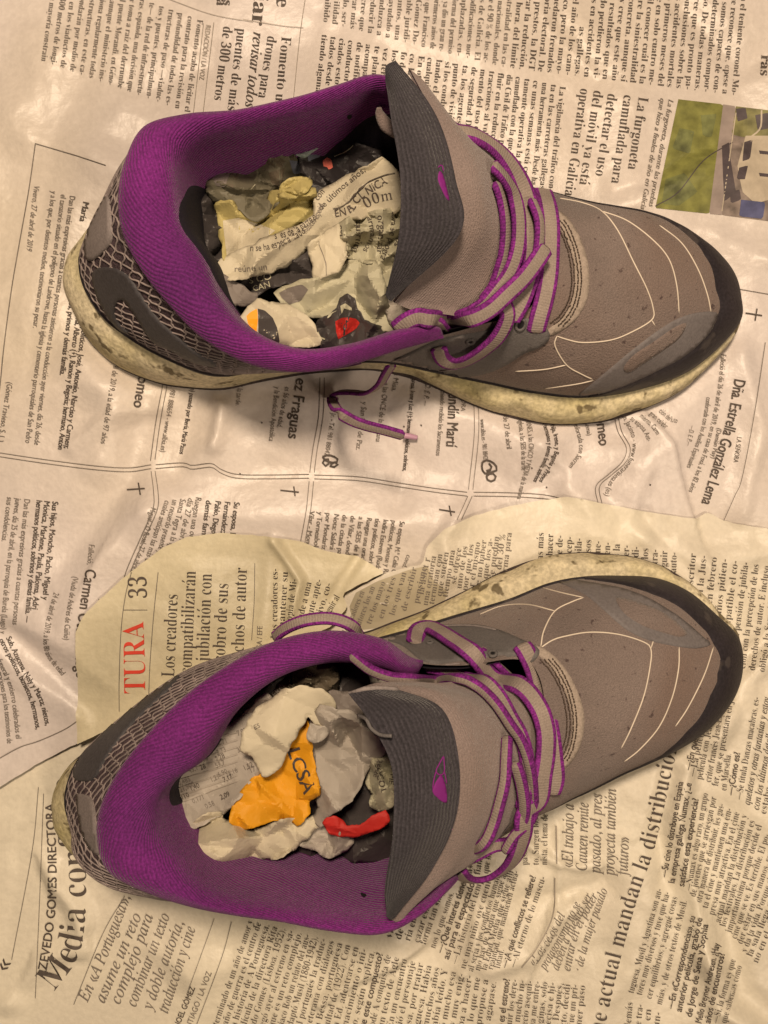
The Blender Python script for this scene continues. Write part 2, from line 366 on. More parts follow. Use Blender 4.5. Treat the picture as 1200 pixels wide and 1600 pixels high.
def sheet(name, poly, extra, mat, label, step=5.0, jag=1.5, seed=1):
    P = resample(np.array(list(poly)+[poly[0]], float), 9)[:-1]
    rs = np.random.RandomState(seed); P = P+rs.randn(*P.shape)*jag*0.3
    x0, y0 = np.floor(P.min(0)/step)*step-step; x1, y1 = P.max(0)+2*step
    gx, gy = np.meshgrid(np.arange(x0, x1, step), np.arange(y0, y1, step))
    nr, nc = gx.shape
    ins = inpoly(gx, gy, P)
    touch = np.zeros_like(ins)
    cell = ins[:-1, :-1] | ins[1:, :-1] | ins[:-1, 1:] | ins[1:, 1:]
    d, bx, by, _ = dist_poly(gx, gy, P)
    gx = np.where(~ins & (d < 3*step), bx, gx); gy = np.where(~ins & (d < 3*step), by, gy)
    X = gx-600; Y = 800-gy
    Z = relief(X.ravel(), Y.ravel()).reshape(X.shape)+extra(gx, gy)
    Z = np.maximum(Z, 0.8)
    idx = -np.ones(gx.shape, int); V = []; F = []
    for r, c in zip(*np.nonzero(cell)):
        q = []
        for a, b in ((r, c), (r+1, c), (r+1, c+1), (r, c+1)):
            if idx[a, b] < 0: idx[a, b] = len(V); V.append((X[a, b], Y[a, b], Z[a, b]))
            q.append(idx[a, b])
        F.append(tuple(q))
    o = mesh(name, V, F, mat, None, True)
    tag(o, label, 'newspaper')
    sx0, sy0 = x0, y0
    def place(px, py, lift):
        """where the photograph points (px,py) fall on this sheet"""
        px = np.asarray(px, float); py = np.asarray(py, float); h = np.full(px.shape, 12.0)
        for _ in range(3):
            k = (D-h)/D; gx = ((px-600)*k+600-sx0)/step; gy = (800-(800-py)*k-sy0)/step
            i = np.clip(np.floor(gx).astype(int), 0, nc-2); j = np.clip(np.floor(gy).astype(int), 0, nr-2)
            f = gx-i; g = gy-j
            h = (Z[j, i]*(1-f)+Z[j, i+1]*f)*(1-g)+(Z[j+1, i]*(1-f)+Z[j+1, i+1]*f)*g+lift
        k = (D-h)/D
        W = np.stack([(px-600)*k, (800-py)*k, h], -1)
        return W, inpoly(gx*step+sx0, gy*step+sy0, P)
    return o, place
def sstep(a, b, x): t = np.clip((x-a)/(b-a), 0, 1); return t*t*(3-2*t)

tb = mesh('table_top', [(-6000, -6000, 0), (6000, -6000, 0), (6000, 6000, 0), (-6000, 6000, 0)], [(0, 1, 2, 3)], M['table'], None, False)
tag(tb, kind='structure')
POLY_A = [(-120,-120),(1320,-120),(1320,960),(900,960),(640,960),(560,1000),(400,1070),(230,1112),(130,1155),(60,1192),(0,1229),(-120,1282)]
POLY_C = [(-120,1120),(130,1040),(300,1000),(480,930),(552,922),(604,893),(660,880),(664,856),(690,827),(735,806),(800,790),(850,780),(883,777),(933,787),(1005,800),(1083,811),(1100,800),(1127,815),(1200,828),(1320,846),(1320,1720),(-120,1720)]
POLY_B = [(131,1155),(129,1090),(128,1035),(131,985),(143,958),(175,925),(215,890),(262,855),(300,838),(352,832),(430,838),(470,845),(510,860),(560,868),(602,892),(560,912),(535,926),(545,945),(520,975),(420,1015),(330,1052),(220,1112)]
SA, PLA = sheet('newspaper_sheet', POLY_A, lambda px, py: np.zeros(px.shape)+2.5*np.exp(-((dist_poly(px, py, [(0,1229),(60,1192),(130,1155),(230,1112)], False)[0])/30)**2)*2, M['paper_a'],
           'greyish newspaper sheet of death notices and traffic news under the upper shoe', seed=11)
SCC, PLC = sheet('newspaper_sheet', POLY_C, lambda px, py: -9+15*sstep(430, 650, px)*1.0+4*np.exp(-((dist_poly(px, py, [(552,922),(604,893),(664,856),(735,806),(850,780)], False)[0])/40)**2), M['paper_c'],
            'cream newspaper sheet with film article under the toe of the lower shoe', seed=12)
SB, PLB = sheet('newspaper_sheet', POLY_B, lambda px, py: 8+10*sstep(160, 60, dist_poly(px, py, [(200,1130),(330,1060),(440,1000),(545,960)], False)[0])+
           6*np.exp(-(dist_poly(px, py, [(430,840),(415,1000)], False)[0]/14)**2), M['paper_b'],
           'yellowed newspaper scrap with red TURA heading, under the heel of the lower shoe', step=4, seed=13)

# ---------------------------------------------------------------- print
STY = {'serif': (0x1D400, -0.019, 0.90), 'serifb': (0x1D400, 0.0, 0.92), 'ital': (0x1D434, 0.006, 0.95), 'itals': (None, 0.0, 0.82), 'sans': (None, 0.002, 0.80), 'sansb': (None, 0.022, 0.80), 'thin': (0x1D400, -0.017, 1.0)}
ACC = {'á': ('a', 1), 'é': ('e', 1), 'í': ('\u0131', 1), 'ó': ('o', 1), 'ú': ('u', 1), 'ñ': ('n', 2), 'Ñ': ('N', 3), 'Ó': ('O', 4)}
GC = {}
def offset_glyph(V, F, off):
    if off == 0 or not len(V): return V
    key = {}; rep = []
    for i, v in enumerate(V):
        k = (round(v[0], 5), round(v[1], 5)); rep.append(key.setdefault(k, i))
    cnt = {}
    for f in F:
        ar = sum(V[f[i]][0]*V[f[(i+1) % len(f)]][1]-V[f[(i+1) % len(f)]][0]*V[f[i]][1] for i in range(len(f)))
        g = f if ar > 0 else f[::-1]
        for a, b in zip(g, g[1:]+g[:1]):
            a, b = rep[a], rep[b]; cnt.setdefault((min(a, b), max(a, b)), []).append((a, b))
    NV = np.zeros_like(V)
    for e in cnt.values():
        if len(e) == 1:
            a, b = e[0]; d = V[b]-V[a]; L = np.hypot(*d)+1e-9; n = np.array([d[1], -d[0]])/L
            for q in (a, b):
                NV[q] += n*0.5 if abs(NV[q]).sum() == 0 else n*0.5
    L = np.linalg.norm(NV, axis=1); out = V.copy()
    ok = L > 1e-6; out[ok] = V[ok]+NV[ok]/np.maximum(L[ok], 0.35)[:, None]*off*np.array([1.0, 0.55])
    for i, r in enumerate(rep): out[i] = out[r]
    return out
CHARS = 'abcdefghijklmnopqrstuvwxyzABCDEFGHIJKLMNOPQRSTUVWXYZ0123456789.,;:-—«»¿?()/+·!%€@ªº"'
def mathmap(base, s):
    """the upright and slanted book letters stand in the mathematical alphabets of the built-in fonts"""
    o = ''
    for c in s:
        if 'A' <= c <= 'Z': o += chr(base+ord(c)-65)
        elif 'a' <= c <= 'z': o += ('\u210e' if base == 0x1D434 and c == 'h' else chr(base+26+ord(c)-97))
        elif '0' <= c <= '9' and base == 0x1D400: o += chr(0x1D7CE+ord(c)-48)
        else: o += c
    return o
RC = {}
def RAW(ch, sty, res):
    """raw letter shape; all letters of an alphabet come out of one text object, one letter a line"""
    base = STY[sty][0]
    if base not in RC:
        gl = [mathmap(base, g) if base else g for g in CHARS]; T_ = {}
        c = bpy.data.curves.new('tmp', 'FONT'); c.body = '\n'.join(g+'|' for g in gl)+'\n|'; c.size = 1; c.resolution_u = 3; c.space_line = 3
        o = bpy.data.objects.new('tmp', c); SC.collection.objects.link(o)
        e = o.evaluated_get(bpy.context.evaluated_depsgraph_get()); me = e.to_mesh()
        V = np.zeros(len(me.vertices)*3); me.vertices.foreach_get('co', V); V = V.reshape(-1, 3)[:, :2].copy()
        F = [tuple(p.vertices) for p in me.polygons]
        e.to_mesh_clear(); bpy.data.objects.remove(o); bpy.data.curves.remove(c)
        row = np.round(-(V[:, 1]-0.25)/3).astype(int)
        last = V[row == row.max()]; bw = last[:, 0].max()-last[:, 0].min(); bm = last[:, 0].max()
        fr = {}
        for f in F: fr.setdefault(row[f[0]], []).append(f)
        for i, g in enumerate(CHARS):
            idx = np.nonzero(row == i)[0]; P = V[idx]; mx = P[:, 0].max(); keep = P[:, 0] < mx-bw-0.002
            P = P[keep].copy(); P[:, 1] += 3*i; mp = {int(q): n for n, q in enumerate(idx[keep])}
            T_[g] = (P, [tuple(mp[q] for q in f) for f in fr.get(i, []) if all(q in mp for q in f)], mx-bm)
        RC[base] = T_
    return RC[base].get(ch, (np.zeros((0, 2)), [], 0.3))
def glyph(ch, sty, res):
    k = (ch, sty, res)
    if k in GC: return GC[k]
    base, off, xs = STY[sty]
    if ch == ' ': GC[k] = (np.zeros((0, 2)), [], 0.27*xs); return GC[k]
    b = ch; acc = 0
    if ch in ACC: b, acc = ACC[ch]
    body = 'i' if b == '\u0131' else b
    V, F, adv = RAW(body, sty, res)
    V = offset_glyph(V, F, off)
    if b == '\u0131' and len(V):          # dotless: drop the dot, put the accent there
        keep = V[:, 1] < 0.6; mp = np.cumsum(keep)-1
        F = [tuple(mp[i] for i in f) for f in F if all(keep[i] for i in f)]; V = V[keep]
    if acc and len(V):
        cx = (V[:, 0].min()+V[:, 0].max())/2; t = 0.56 if acc in (1, 2) else 0.72
        if acc in (1, 4): A = [(cx-0.04, t), (cx+0.03, t), (cx+0.13, t+0.15), (cx+0.04, t+0.15)]
        else: A = [(cx-0.14, t+0.02), (cx-0.05, t+0.05), (cx+0.05, t+0.0), (cx+0.14, t+0.05), (cx+0.14, t+0.11), (cx+0.05, t+0.06), (cx-0.05, t+0.12), (cx-0.14, t+0.08)]
        n = len(V); V = np.vstack([V, A]); F = F+[tuple(range(n, n+len(A)))]
    V = V.copy(); V[:, 0] *= xs
    if sty == 'itals' and len(V): V[:, 0] += V[:, 1]*0.18
    GC[k] = (V, F, adv*xs); return GC[k]
INK = {}
def put(key, V, F):
    b = INK.setdefault(key, ([], [])); o = len(b[0]); b[0].extend(V); b[1].extend([tuple(i+o for i in f) for f in F])
def line(key, txt, sty, em, path, fit=True, lift=1.9):
    """key=(surface name, ink)"""
    bv = SURF[key[0]]
    path = np.array(path, float)
    if len(path) > 2: path = cr(path, 8)
    d = np.r_[0, np.cumsum(np.linalg.norm(np.diff(path, axis=0), axis=1))]
    res = 2 if em < 26 else 5
    gl = [glyph(c, sty, res) for c in txt]; W = sum(g[2] for g in gl)*em
    k = d[-1]/W if fit else 1.0
    k = min(max(k, 0.72), 1.35)
    s = 0.0; acc = []
    for (V, F, adv) in gl:
        w = adv*em*k
        if len(V):
            m = s+w/2
            if m > d[-1]:
                tdir = path[-1]-path[-2]; tdir = tdir/np.linalg.norm(tdir); c = path[-1]+tdir*(m-d[-1])
            else:
                c = np.array([np.interp(m, d, path[:, 0]), np.interp(m, d, path[:, 1])]); i = min(np.searchsorted(d, m), len(d)-1); i = max(i, 1)
                tdir = path[i]-path[i-1]; tdir = tdir/np.linalg.norm(tdir)
            if -15 < c[0] < 1215 and -15 < c[1] < 1615:
                up = np.array([tdir[1], -tdir[0]])
                acc.append((c+np.outer(V[:, 0]*em*k-w/2, tdir)+np.outer(V[:, 1]*em, up), F))
        s += w
    if not acc: return
    Q = np.vstack([q for q, _ in acc]); W, ok = bv(Q[:, 0], Q[:, 1], lift)
    for sw in SHOES_W if em < 100 else (): ok &= ~inpoly(W[:, 0], W[:, 1], sw)
    n = 0
    for q, F in acc:
        if ok[n:n+len(q)].all(): put(key, W[n:n+len(q)].tolist(), F)
        n += len(q)
def block(key, lines, sty, em, a, b, da, db=None, w=None, anchor='s', wb=None):
    """lines of a column; a,b start (or end) points of first/last line; da,db reading directions"""
    db = db or da; n = len(lines); wb = wb or w
    for i, t in enumerate(lines):
        f = i/max(1, n-1); p = np.array(a, float)*(1-f)+np.array(b, float)*f
        dd = np.array(da, float)*(1-f)+np.array(db, float)*f; dd /= np.linalg.norm(dd)
        st = sty; tt = t
        if t.startswith('*'): st = 'sansb'; tt = t[1:]
        if not tt: continue
        nat = sum(glyph(c, st, 2)[2] for c in tt)*em
        L = nat
        if w is not None:
            W = w*(1-f)+wb*f
            L = min(max(W, nat*0.8), nat*1.22)
        if anchor == 's': line(key, tt, st, em, [p, p+dd*L])
        else: line(key, tt, st, em, [p-dd*L, p])
def rule(key, pts, w=1.2, lift=1.9, smooth=True):
    bv = SURF[key[0]]; P = np.array(pts, float)
    if len(P) > 2 and smooth: P = cr(P, 8)
    P = resample(P, 6); T = np.gradient(P, axis=0); T /= np.linalg.norm(T, axis=1)[:, None]+1e-9
    Nn = np.stack([T[:, 1], -T[:, 0]], 1); V = []
    A1 = P+Nn*w/2; A2 = P-Nn*w/2
    W1, o1 = bv(A1[:, 0], A1[:, 1], lift); W2, o2 = bv(A2[:, 0], A2[:, 1], lift)
    for a, b in zip(W1, W2): V += [a.tolist(), b.tolist()]
    F = [(2*i, 2*i+1, 2*i+3, 2*i+2) for i in range(len(P)-1) if o1[i] and o2[i] and o1[i+1] and o2[i+1]]
    if F: put(key, V, F)
def area_print(key, poly, step=6, lift=0.8, smooth=False):
    bv = SURF[key[0]]
    P = resample(np.array(list(poly)+[poly[0]], float), step)[:-1]
    x0, y0 = P.min(0); x1, y1 = P.max(0)
    gx, gy = np.meshgrid(np.arange(x0, x1, step), np.arange(y0, y1, step)); gx = gx.ravel(); gy = gy.ravel()
    ok = inpoly(gx, gy, P) & (dist_poly(gx, gy, P)[0] > step*0.4)
    r = geometry.delaunay_2d_cdt([Vector(p) for p in P]+[Vector((a, b)) for a, b in zip(gx[ok], gy[ok])], [], [list(range(len(P)))], 1, 1e-6)
    q = np.array([(v.x, v.y) for v in r[0]]); W, ok = bv(q[:, 0], q[:, 1], lift)
    put(key, W.tolist(), [tuple(f)[::-1] for f in r[2] if all(ok[i] for i in f)])
SURF = {'a': PLA, 'b': PLB, 'c': PLC}
SHOES_W = [[(30+(p[0]-30)*0.86, c_+(p[1]-c_)*0.82) for p in f_] for f_, c_ in ((FOOT1, 320), (FOOT2, -320))]
OWNER = {'a': SA, 'b': SB, 'c': SCC}
def flush():
    names = {'ink': 'printed_text', 'ink_grey': 'printed_text', 'ink_faint': 'printed_text', 'ink_red': 'red_heading'}
    for (s, ink), (V, F) in INK.items():
        o = mesh(names.get(ink, 'printed_picture'), V, F, M[ink], OWNER[s], False)
        o['kind'] = 'stuff'
    INK.clear()
# ---------------------------------------------------------------- what the sheets say
def write_sheets():
    A, AG, AF = ('a', 'ink'), ('a', 'ink_grey'), ('a', 'ink_faint')
    B, BG = ('b', 'ink'), ('b', 'ink_grey')
    C, CG = ('c', 'ink'), ('c', 'ink_grey')
    dn = (-0.13, 0.99)
    block(AG, ["Fomento acaba de licitar el","contrato para la revisión en","profundidad de todas las es-","tructuras de paso —viaduc-","tos y puentes, principalmen-","te— de la red de infraestructu-","ras, española, una decisión que","se toma a raíz del derrumbe","del puente Morandi, en Géno-","va, aunque el ministerio ins-","pecciona regularmente todas","sus estructuras, en este ca-","so ahondarán por medio de","drones en los viaductos de","más de 300 metros de longi-","tud, en su mayoría constrain"],
          'serif', 13.5, (288,174), (64,95), (-0.14,0.99), w=146, anchor='e')
    line(AF, "REDACCIÓN / LA VOZ", 'sans', 11, [(322,38),(311,124)])
    rule(AF, [(334,35),(317,177)], 0.9); rule(AF, [(318,36),(302,176)], 0.8)
    line(A, "Fomento utiliza", 'serif', 23, [(440,56),(425,205)]); line(A, "drones para", 'serif', 23, [(418,55),(403,152)])
    line(A, "revisar todos los", 'ital', 24, [(396,50),(379,200)]); line(A, "puentes de más", 'serif', 23, [(371,43),(355,172)])
    line(A, "de 300 metros", 'serif', 23, [(349,40),(334,156)])
    line(A, "ciar", 'serifb', 34, [(399,-28),(393,38)]); line(A, "nte", 'serifb', 32, [(437,-40),(431,10)])
    rule(AF, [(478,-10),(468,60),(457,168)], 0.9); rule(AF, [(380,30),(440,40),(474,43)], 0.8); rule(AF, [(255,-5),(330,22),(395,34)], 0.8)
    line(A, "da", 'serifb', 24, [(340,-15),(338,8)]); line(A, "los", 'serifb', 20, [(352,-20),(349,8)])
    block(AG, ["la siniestralidad en las ca-","rreteras nacionales, donde","se produce el 90 % de los ac-","cidentes de Galicia. El","teniente modificaciones nor-","mativas aplazadas, en-","tre ellas la reforma del permiso","por puntos, que ya dio un gran re-","sultado en los primeros años de","vigencia. Según que Francisco","Javier. Gómez Do-","blas, responsable jurídi-","co, y por puntos, una","medida que ha ayudado a","que se conduzca a","menos, a reducir la","velocidad. Pero cree que","hay que utilizar más","ciclos y, sobre todo, ser-","vicios de movilidad","y prohibido"],
          'serif', 13.5, (783,104), (505,34), (-0.09,0.99), w=150, anchor='e')
    block(A, ["a el teniente coronel Mo-","ue reconoce que, «pese a","o somos capaces de con-","r determinados compor-","aso. De todas maneras,","cree que es pronto pa-","conclusiones sobre las","los accidentes mortales","tro primeros meses del","que en solo cuatro me-","icil conocer cuál es la","sobre la siniestralidad","na concreta, aunque sí","ta y cree que este año","ores resultados que en","ando perdieron la vi-","nas en accidentes en","as gallegas.","rra el año de los cam-","áfico, pero la mayo-","quedaron frenados","catoria electoral. De","a prestos, la DGT","plicar la reducción,","por hora, del límite"],
          'serif', 14.5, (1143,148), (797,106), (-0.1,0.99), w=155, anchor='e')
    block(A, ["La vigilancia del tráfico con-","ta en las carreteras gallegas","una herramienta más. Desde ha-","ce unas semanas está com-","tamente operativa la furgo-","camuflada con la que la Guar-","dia Civil de Tráfico pretende in-","fluir en la reducción de dis-","tracciones al volante, el fo-","mento del uso del cinturón","de seguridad. Desde esta al-","ta, los agentes tienen un","punto de visión más alto y","si los conductores hablan,","lando el móvil, o hacen","cualquier otra distracción.","En otro orden","co, la DGT y la","fo de control","los pasos y el","vez terminen","te planificado y","acompañado de la","de notificación","conductores que van","ciados estos en la vía","tados desde la central","tiendo alguna infracción"],
          'serif', 14, (875,134), (503,53), (-0.11,0.99), w=165)
    for t, p, q in (("La furgoneta",(998,150),(981,264)),("camuflada para",(975,147),(955,286)),("detectar el uso",(950,145),(930,274)),("del móvil ya está",(928,140),(905,288)),("operativa en Galicia",(907,137),(882,305))):
        line(A, t, 'serif', 24, [p, q])
    line(AG, "La furgoneta, durante las pruebas", 'itals', 12, [(1045,154),(1014,322)]); line(AG, "que hizo a finales de año en Galicia", 'itals', 12, [(1032,152),(1001,326)])
    line(A, "ras", 'serifb', 22, [(1190,85),(1188,118)])
    # picture of a van beside a road
    area_print(('a', 'pic_grass'), [(1060,155),(1130,163),(1108,334),(1024,325)])
    area_print(('a', 'pic_road'), [(1130,163),(1150,166),(1128,336),(1108,334)])
    area_print(('a', 'pic_verge'), [(1150,166),(1215,174),(1210,215),(1160,214),(1143,210)])
    area_print(('a', 'pic_wall'), [(1143,210),(1160,214),(1210,215),(1205,346),(1128,336)])
    area_print(('a', 'pic_light'), [(1165,212),(1212,212),(1210,310),(1180,318),(1160,300),(1152,260)], lift=1.2)
    area_print(('a', 'pic_dark'), [(1163,222),(1176,218),(1172,248),(1160,252)], 5, 1.5); area_print(('a', 'pic_dark'), [(1155,262),(1169,258),(1164,280),(1151,280)], 5, 1.5)
    area_print(('a', 'pic_dark'), [(1128,228),(1140,222),(1140,240),(1150,300),(1132,315),(1130,280)], 6, 1.2)
    area_print(('a', 'pic_blue'), [(1158,312),(1196,316),(1192,342),(1155,338)], 6, 1.5)
    for y in (235, 270): area_print(('a', 'pic_dark'), [(1186,y),(1206,y+2),(1206,y+7),(1186,y+5)], 6, 1.6)
    for q in ([(1062,200),(1085,205),(1078,240),(1050,232)],[(1040,280),(1070,270),(1090,300),(1060,322),(1034,318)],[(1095,180),(1120,178),(1112,215),(1098,212)]): area_print(('a', 'pic_leaf'), q, 6, 1.0)
    for q in ([(1150,170),(1165,168),(1168,185),(1152,190)],[(1180,180),(1200,176),(1204,200),(1184,204)],[(1140,300),(1156,296),(1158,312),(1142,318)]): area_print(('a', 'pic_dark'), q, 5, 1.0)
    rule(('a', 'pic_dark'), [(1024,322),(1060,300),(1100,250),(1145,222)], 1.4, 1.3); rule(('a', 'pic_light'), [(1150,176),(1128,330)], 1.6, 1.2)
    rule(('a', 'pic_light'), [(1190,172),(1188,200),(1172,215)], 2.6, 1.2)
    # notices
    rule(AG, [(165,258),(120,243),(55,224)], 1.2, smooth=False); rule(AG, [(55,224),(45,295),(30,380),(18,450),(6,540),(0,600),(-6,640)], 1.2)
    line(AG, "Vivero, 27 de abril de 2019", 'itals', 13, [(53,289),(41,391)])
    line(AG, "y a los que, por distintos medios, testimoniaron su pesar.", 'sans', 13, [(80,298),(51,512)])
    line(AG, "el tanatorio situado en el polígono de Landrove, hasta la iglesia y cementerio parroquiales de San Pedro", 'sans', 13, [(95,303),(75,450),(55,570),(39,692)])
    line(AG, "Dan las más expresivas gracias a cuantas personas asistieron a la conducción ayer viernes, día 26, desde", 'sans', 13, [(109,305),(88,450),(67,580),(53,695)])
    line(A, "María", 'sansb', 14, [(130,314),(124,345)])
    line(A, "Sus hijos políticos, José, Antonio, Narciso y Carmen;", 'sansb', 13, [(133,470),(118,580),(100,700)])
    line(A, "Ana, Alberto (+), Ramón y Begoña; hermano, Antón", 'sansb', 13, [(119,490),(104,600),(90,702)])
    line(A, "nietos, primos y demás familia.", 'sansb', 13, [(110,455),(93,586)])
    line(AG, "(Gómez Travieso, S. L.)", 'sans', 13, [(11,596),(-3,690)])
    line(AG, "Falleció el día 25 de abril de 2019, a la edad de 97 años", 'sans', 13, [(193,480),(172,600),(157,693)])
    line(A, "Romeo", 'sansb', 25, [(219,574),(208,636)])
    line(AG, "(Romeo)", 'sans', 11, [(205,550),(201,582)])
    for o in (0, 7): rule(AG, [(257+o,588),(244+o,655),(235+o,720-o*.3)], 1.0); rule(AG, [(236+o*.9,736),(240+o,770),(239+o,795),(222+o,835),(200+o,885),(186+o,925)], 1.0)
    for o in (0, 6): rule(AG, [(-10,706+o),(70,718+o),(150,728+o),(200,731+o),(236,726+o)], 1.0); rule(AG, [(243,726+o),(285,723+o),(300,727+o),(330,724+o),(345,733+o),(370,741+o),(420,742+o),(483,741+o)], 1.0)
    for o in (0, 7): rule(AG, [(500+o,590),(498+o,650),(489+o,700),(484+o,738)], 1.0); rule(AG, [(483+o,752),(478+o,800),(467+o,860)], 1.0)
    for o in (0, 6): rule(AG, [(491,742+o),(560,745+o),(620,754+o),(680,763+o),(730,769+o)], 1.0); rule(AG, [(740,769+o),(800,770+o),(850,773+o),(890,781+o*.5),(940,787)], 1.0)
    for o in (0, 7): rule(AG, [(740+o,618),(741+o,680),(732+o,765)], 1.0); rule(AG, [(731+o,775),(722+o,795),(714+o,812)], 1.0)
    for o in (0, 6): rule(AG, [(960+o,650),(966+o,675),(979+o,700),(972+o,722),(950+o,742),(931+o,760),(935+o,788)], 1.0)
    line(AG, "s. Tel. 981 888654 - www.albia.es)", 'sans', 12, [(270,585),(250,706)])
    line(A, "om) pasando por Iberia, María Pazos", 'sansb', 11, [(299,600),(280,709)]); line(A, "o.", 'sansb', 11, [(290,600),(289,607)])
    line(AG, "/ la tarde.", 'sans', 12, [(372,602),(368,634)])
    line(A, "ez Fraguas", 'sansb', 25, [(463,590),(450,685)])
    line(AG, "es 56 años de edad,", 'sans', 12, [(446,604),(433,668)]); line(AG, "y la Bendición Apostólica", 'sans', 12, [(430,604),(420,689)])
    for a, b, c, d in (((198,765),(226,763),(216,754),(219,773)),((438,766),(467,769),(459,760),(461,775)),((686,796),(711,800),(702,790),(705,806)),((1165,489),(1191,493),(1183,482),(1180,501))):
        rule(A, [a, b], 2.2); rule(A, [c, d], 2.2)
    for q in ([(504,714),(512,711),(523,714),(529,720),(520,723),(508,719),(504,714)],[(514,724),(512,716),(504,721),(508,728),(514,724)],[(516,726),(524,722),(528,726),(521,730),(515,728)],
              [(754,722),(762,719),(774,726),(776,735),(766,738),(758,740),(753,732),(754,722)],[(764,724),(769,732),(760,736)],[(760,744),(768,739),(775,745),(770,752),(762,750),(760,744)]):
        rule(A, q, 3.2)
    line(AG, "Tomás Jr. - Tel. 981 88042", 'sans', 11, [(522,620),(507,711)]); line(AG, "y San Juan de Paz.", 'sans', 12, [(566,628),(556,703)])
    line(AG, "a las ONCE de la mañana", 'sans', 12, [(600,598),(587,690)]); line(AG, "la Misa.", 'sans', 12, [(617,580),(612,612)])
    line(A, "Teresa, Irene y Luz (+); hermanos políticos, sobrinos,", 'sansb', 10.5, [(644,588),(629,736)]); line(AG, "— D. E. P. —", 'itals', 12, [(667,590),(661,633)])
    line(AG, "y habiendo recibido los Sacramentos", 'sans', 11.5, [(690,600),(681,712)])
    line(A, "a Gundín Martí", 'sansb', 25, [(703,588),(697,698)]); line(AG, "SEÑORA", 'sans', 10, [(724,608),(720,642)])
    line(AG, "www.albia.es - 981 88427", 'sans', 11, [(750,655),(755,713)])
    line(AG, "de 27 de abril", 'sans', 12, [(786,650),(792,702)]); line(AG, "la Iglesia, a las SEIS de la tarde", 'sans', 12, [(809,650),(814,700),(815,735)])
    line(AG, "VIERNES, a las CINCO Y MEDIA de la mañana", 'sans', 12, [(821,650),(826,700),(814,753)])
    line(A, "Los hermanos y demás familia, sobrinos", 'sansb', 11, [(846,655),(855,700),(833,752)]); line(A, "Su hija, Irene, y Begoña y Primos", 'sansb', 11, [(858,655),(867,703),(842,752)])
    line(AG, "Confortada con Sacram", 'sans', 12, [(894,655),(905,700),(888,729)]); line(AG, "Lema)", 'sans', 11, [(914,660),(918,681)])
    line(A, "Romeo", 'sansb', 24, [(930,640),(937,697)])
    line(AG, "m. Jacinto - www.funerariaesa.es (es)", 'sans', 12, [(972,650),(988,688),(980,722),(955,748),(944,774)])
    for k, t in enumerate(["su esposa Ant-","miento, Carm","gran celebr","ción del luto"]): line(AG, t, 'sans', 12, [(984+k*15,655-k*4),(1003+k*14,672-k*5),(1012+k*14,690-k*10)])
    dn2 = (-0.13, 1)
    block(A, ["Su esposa, María","Fernández; hijo,","Pablo, Diego, Da-","demás familia."], 'sansb', 13, (366,784), (322,781), dn2, w=72)
    block(AG, ["Ruegan una oración","día 27 de abril, a la","Santa Tegra a la iglesia,","un recuerdo presente y su v","cuales anticipan las más exp"], 'sans', 13.5, (306,776), (258,781), (-0.17,1), (-0.34,1), w=88, wb=110)
    line(AG, "Miguel - O Rosal, 27 de abril de 2019", 'sans', 13, [(236,792),(216,860),(194,915)])
    line(A, "Sus hijos, Moncho, Pacho, Miguel y", 'sansb', 13.5, [(82,783),(66,937)]); line(A, "Mónica, Marlene, Paula, Paloma, Adri", 'sansb', 13.5, [(69,782),(50,952)])
    line(A, "hermanos políticos, sobrinos y demás familia. —", 'sansb', 13.5, [(57,781),(38,972)])
    line(AG, "Dan las más expresivas gracias a cuantas personas", 'sans', 13.5, [(38,779),(19,976)]); line(AG, "jueves, día 25 de abril, en la parroquia de Burela (Lugo) y", 'sans', 13.5, [(24,778),(8,900),(0,990)])
    line(AG, "sus condolencias.", 'sans', 13.5, [(11,776),(2,846)])
    line(AG, "Falleció,", 'sans', 13, [(139,850),(136,882)]); line(A, "Carmen Otero Diego", 'sansb', 25, [(134,888),(125,945),(118,1000),(119,1060)])
    line(AG, "(Viuda de Andrés de Cuíño)", 'sans', 13, [(114,900),(103,960),(99,1000)])
    line(AG, "24 de abril de 2019, a los 80 años de edad", 'sans', 13, [(84,925),(70,980),(70,1020),(96,1056)])
    line(AG, "LA SEÑORA", 'sans', 11, [(154,935),(148,980)])
    line(A, "Sub, Azucena, Nely y Marta; nietos,", 'sansb', 13, [(9,997),(36,1052),(60,1093),(71,1134)]); line(A, "otros políticos, biznietos, hermanos,", 'sansb', 13, [(-2,1000),(26,1053),(46,1095),(56,1140)])
    line(AG, "funeral y entierro celebrados el", 'sans', 13, [(-5,1032),(15,1080),(25,1155)]); line(AG, "oraciones para los testimonios de", 'sans', 13, [(-5,1050),(5,1097),(11,1162)])
    rule(AG, [(-10,1190),(30,1168),(60,1158),(100,1140),(124,1124)], 1.3)
    block(AG, ["Su esposa, M.ª Celia Gon-","políticos, Montse y Rub-","Indira Esteven (Ruda) de","tíos políticos, sobrinos de","Ruegan una oración por","a las SEIS de la tarde","de Vilar, donde se ce-","de la citada parroquia","Nota: Saldrá un auto","por Mondariz (plaza) y","y Torneabol. Fones-","Vilar - Mondariz, 27"], 'sansb', 11.5, (625,814), (484,798), (-0.17,1), (-0.12,1), w=95)
    line(AG, "cond.", 'sans', 11, [(636,866),(628,886)])
    line(A, "Dña. Estrella González Lema", 'sansb', 26, [(1148,591),(1137,650),(1118,715),(1096,786)]); line(AG, "LA SEÑORA", 'sans', 11, [(1152,682),(1146,722)])
    line(AG, "Falleció el día 26 de abril de 2019, en su casa de Foxá, a los 82 años", 'sans', 12, [(1127,553),(1120,615),(1104,690),(1076,768)])
    line(AG, "(Damián Piay)", 'sans', 11, [(1121,668),(1111,716)]); line(AG, "confortada con los Auxilios Espirituales", 'sans', 12, [(1104,620),(1095,670),(1073,730)]); line(AG, "—D. E. P.—", 'itals', 11, [(1079,664),(1073,692)])
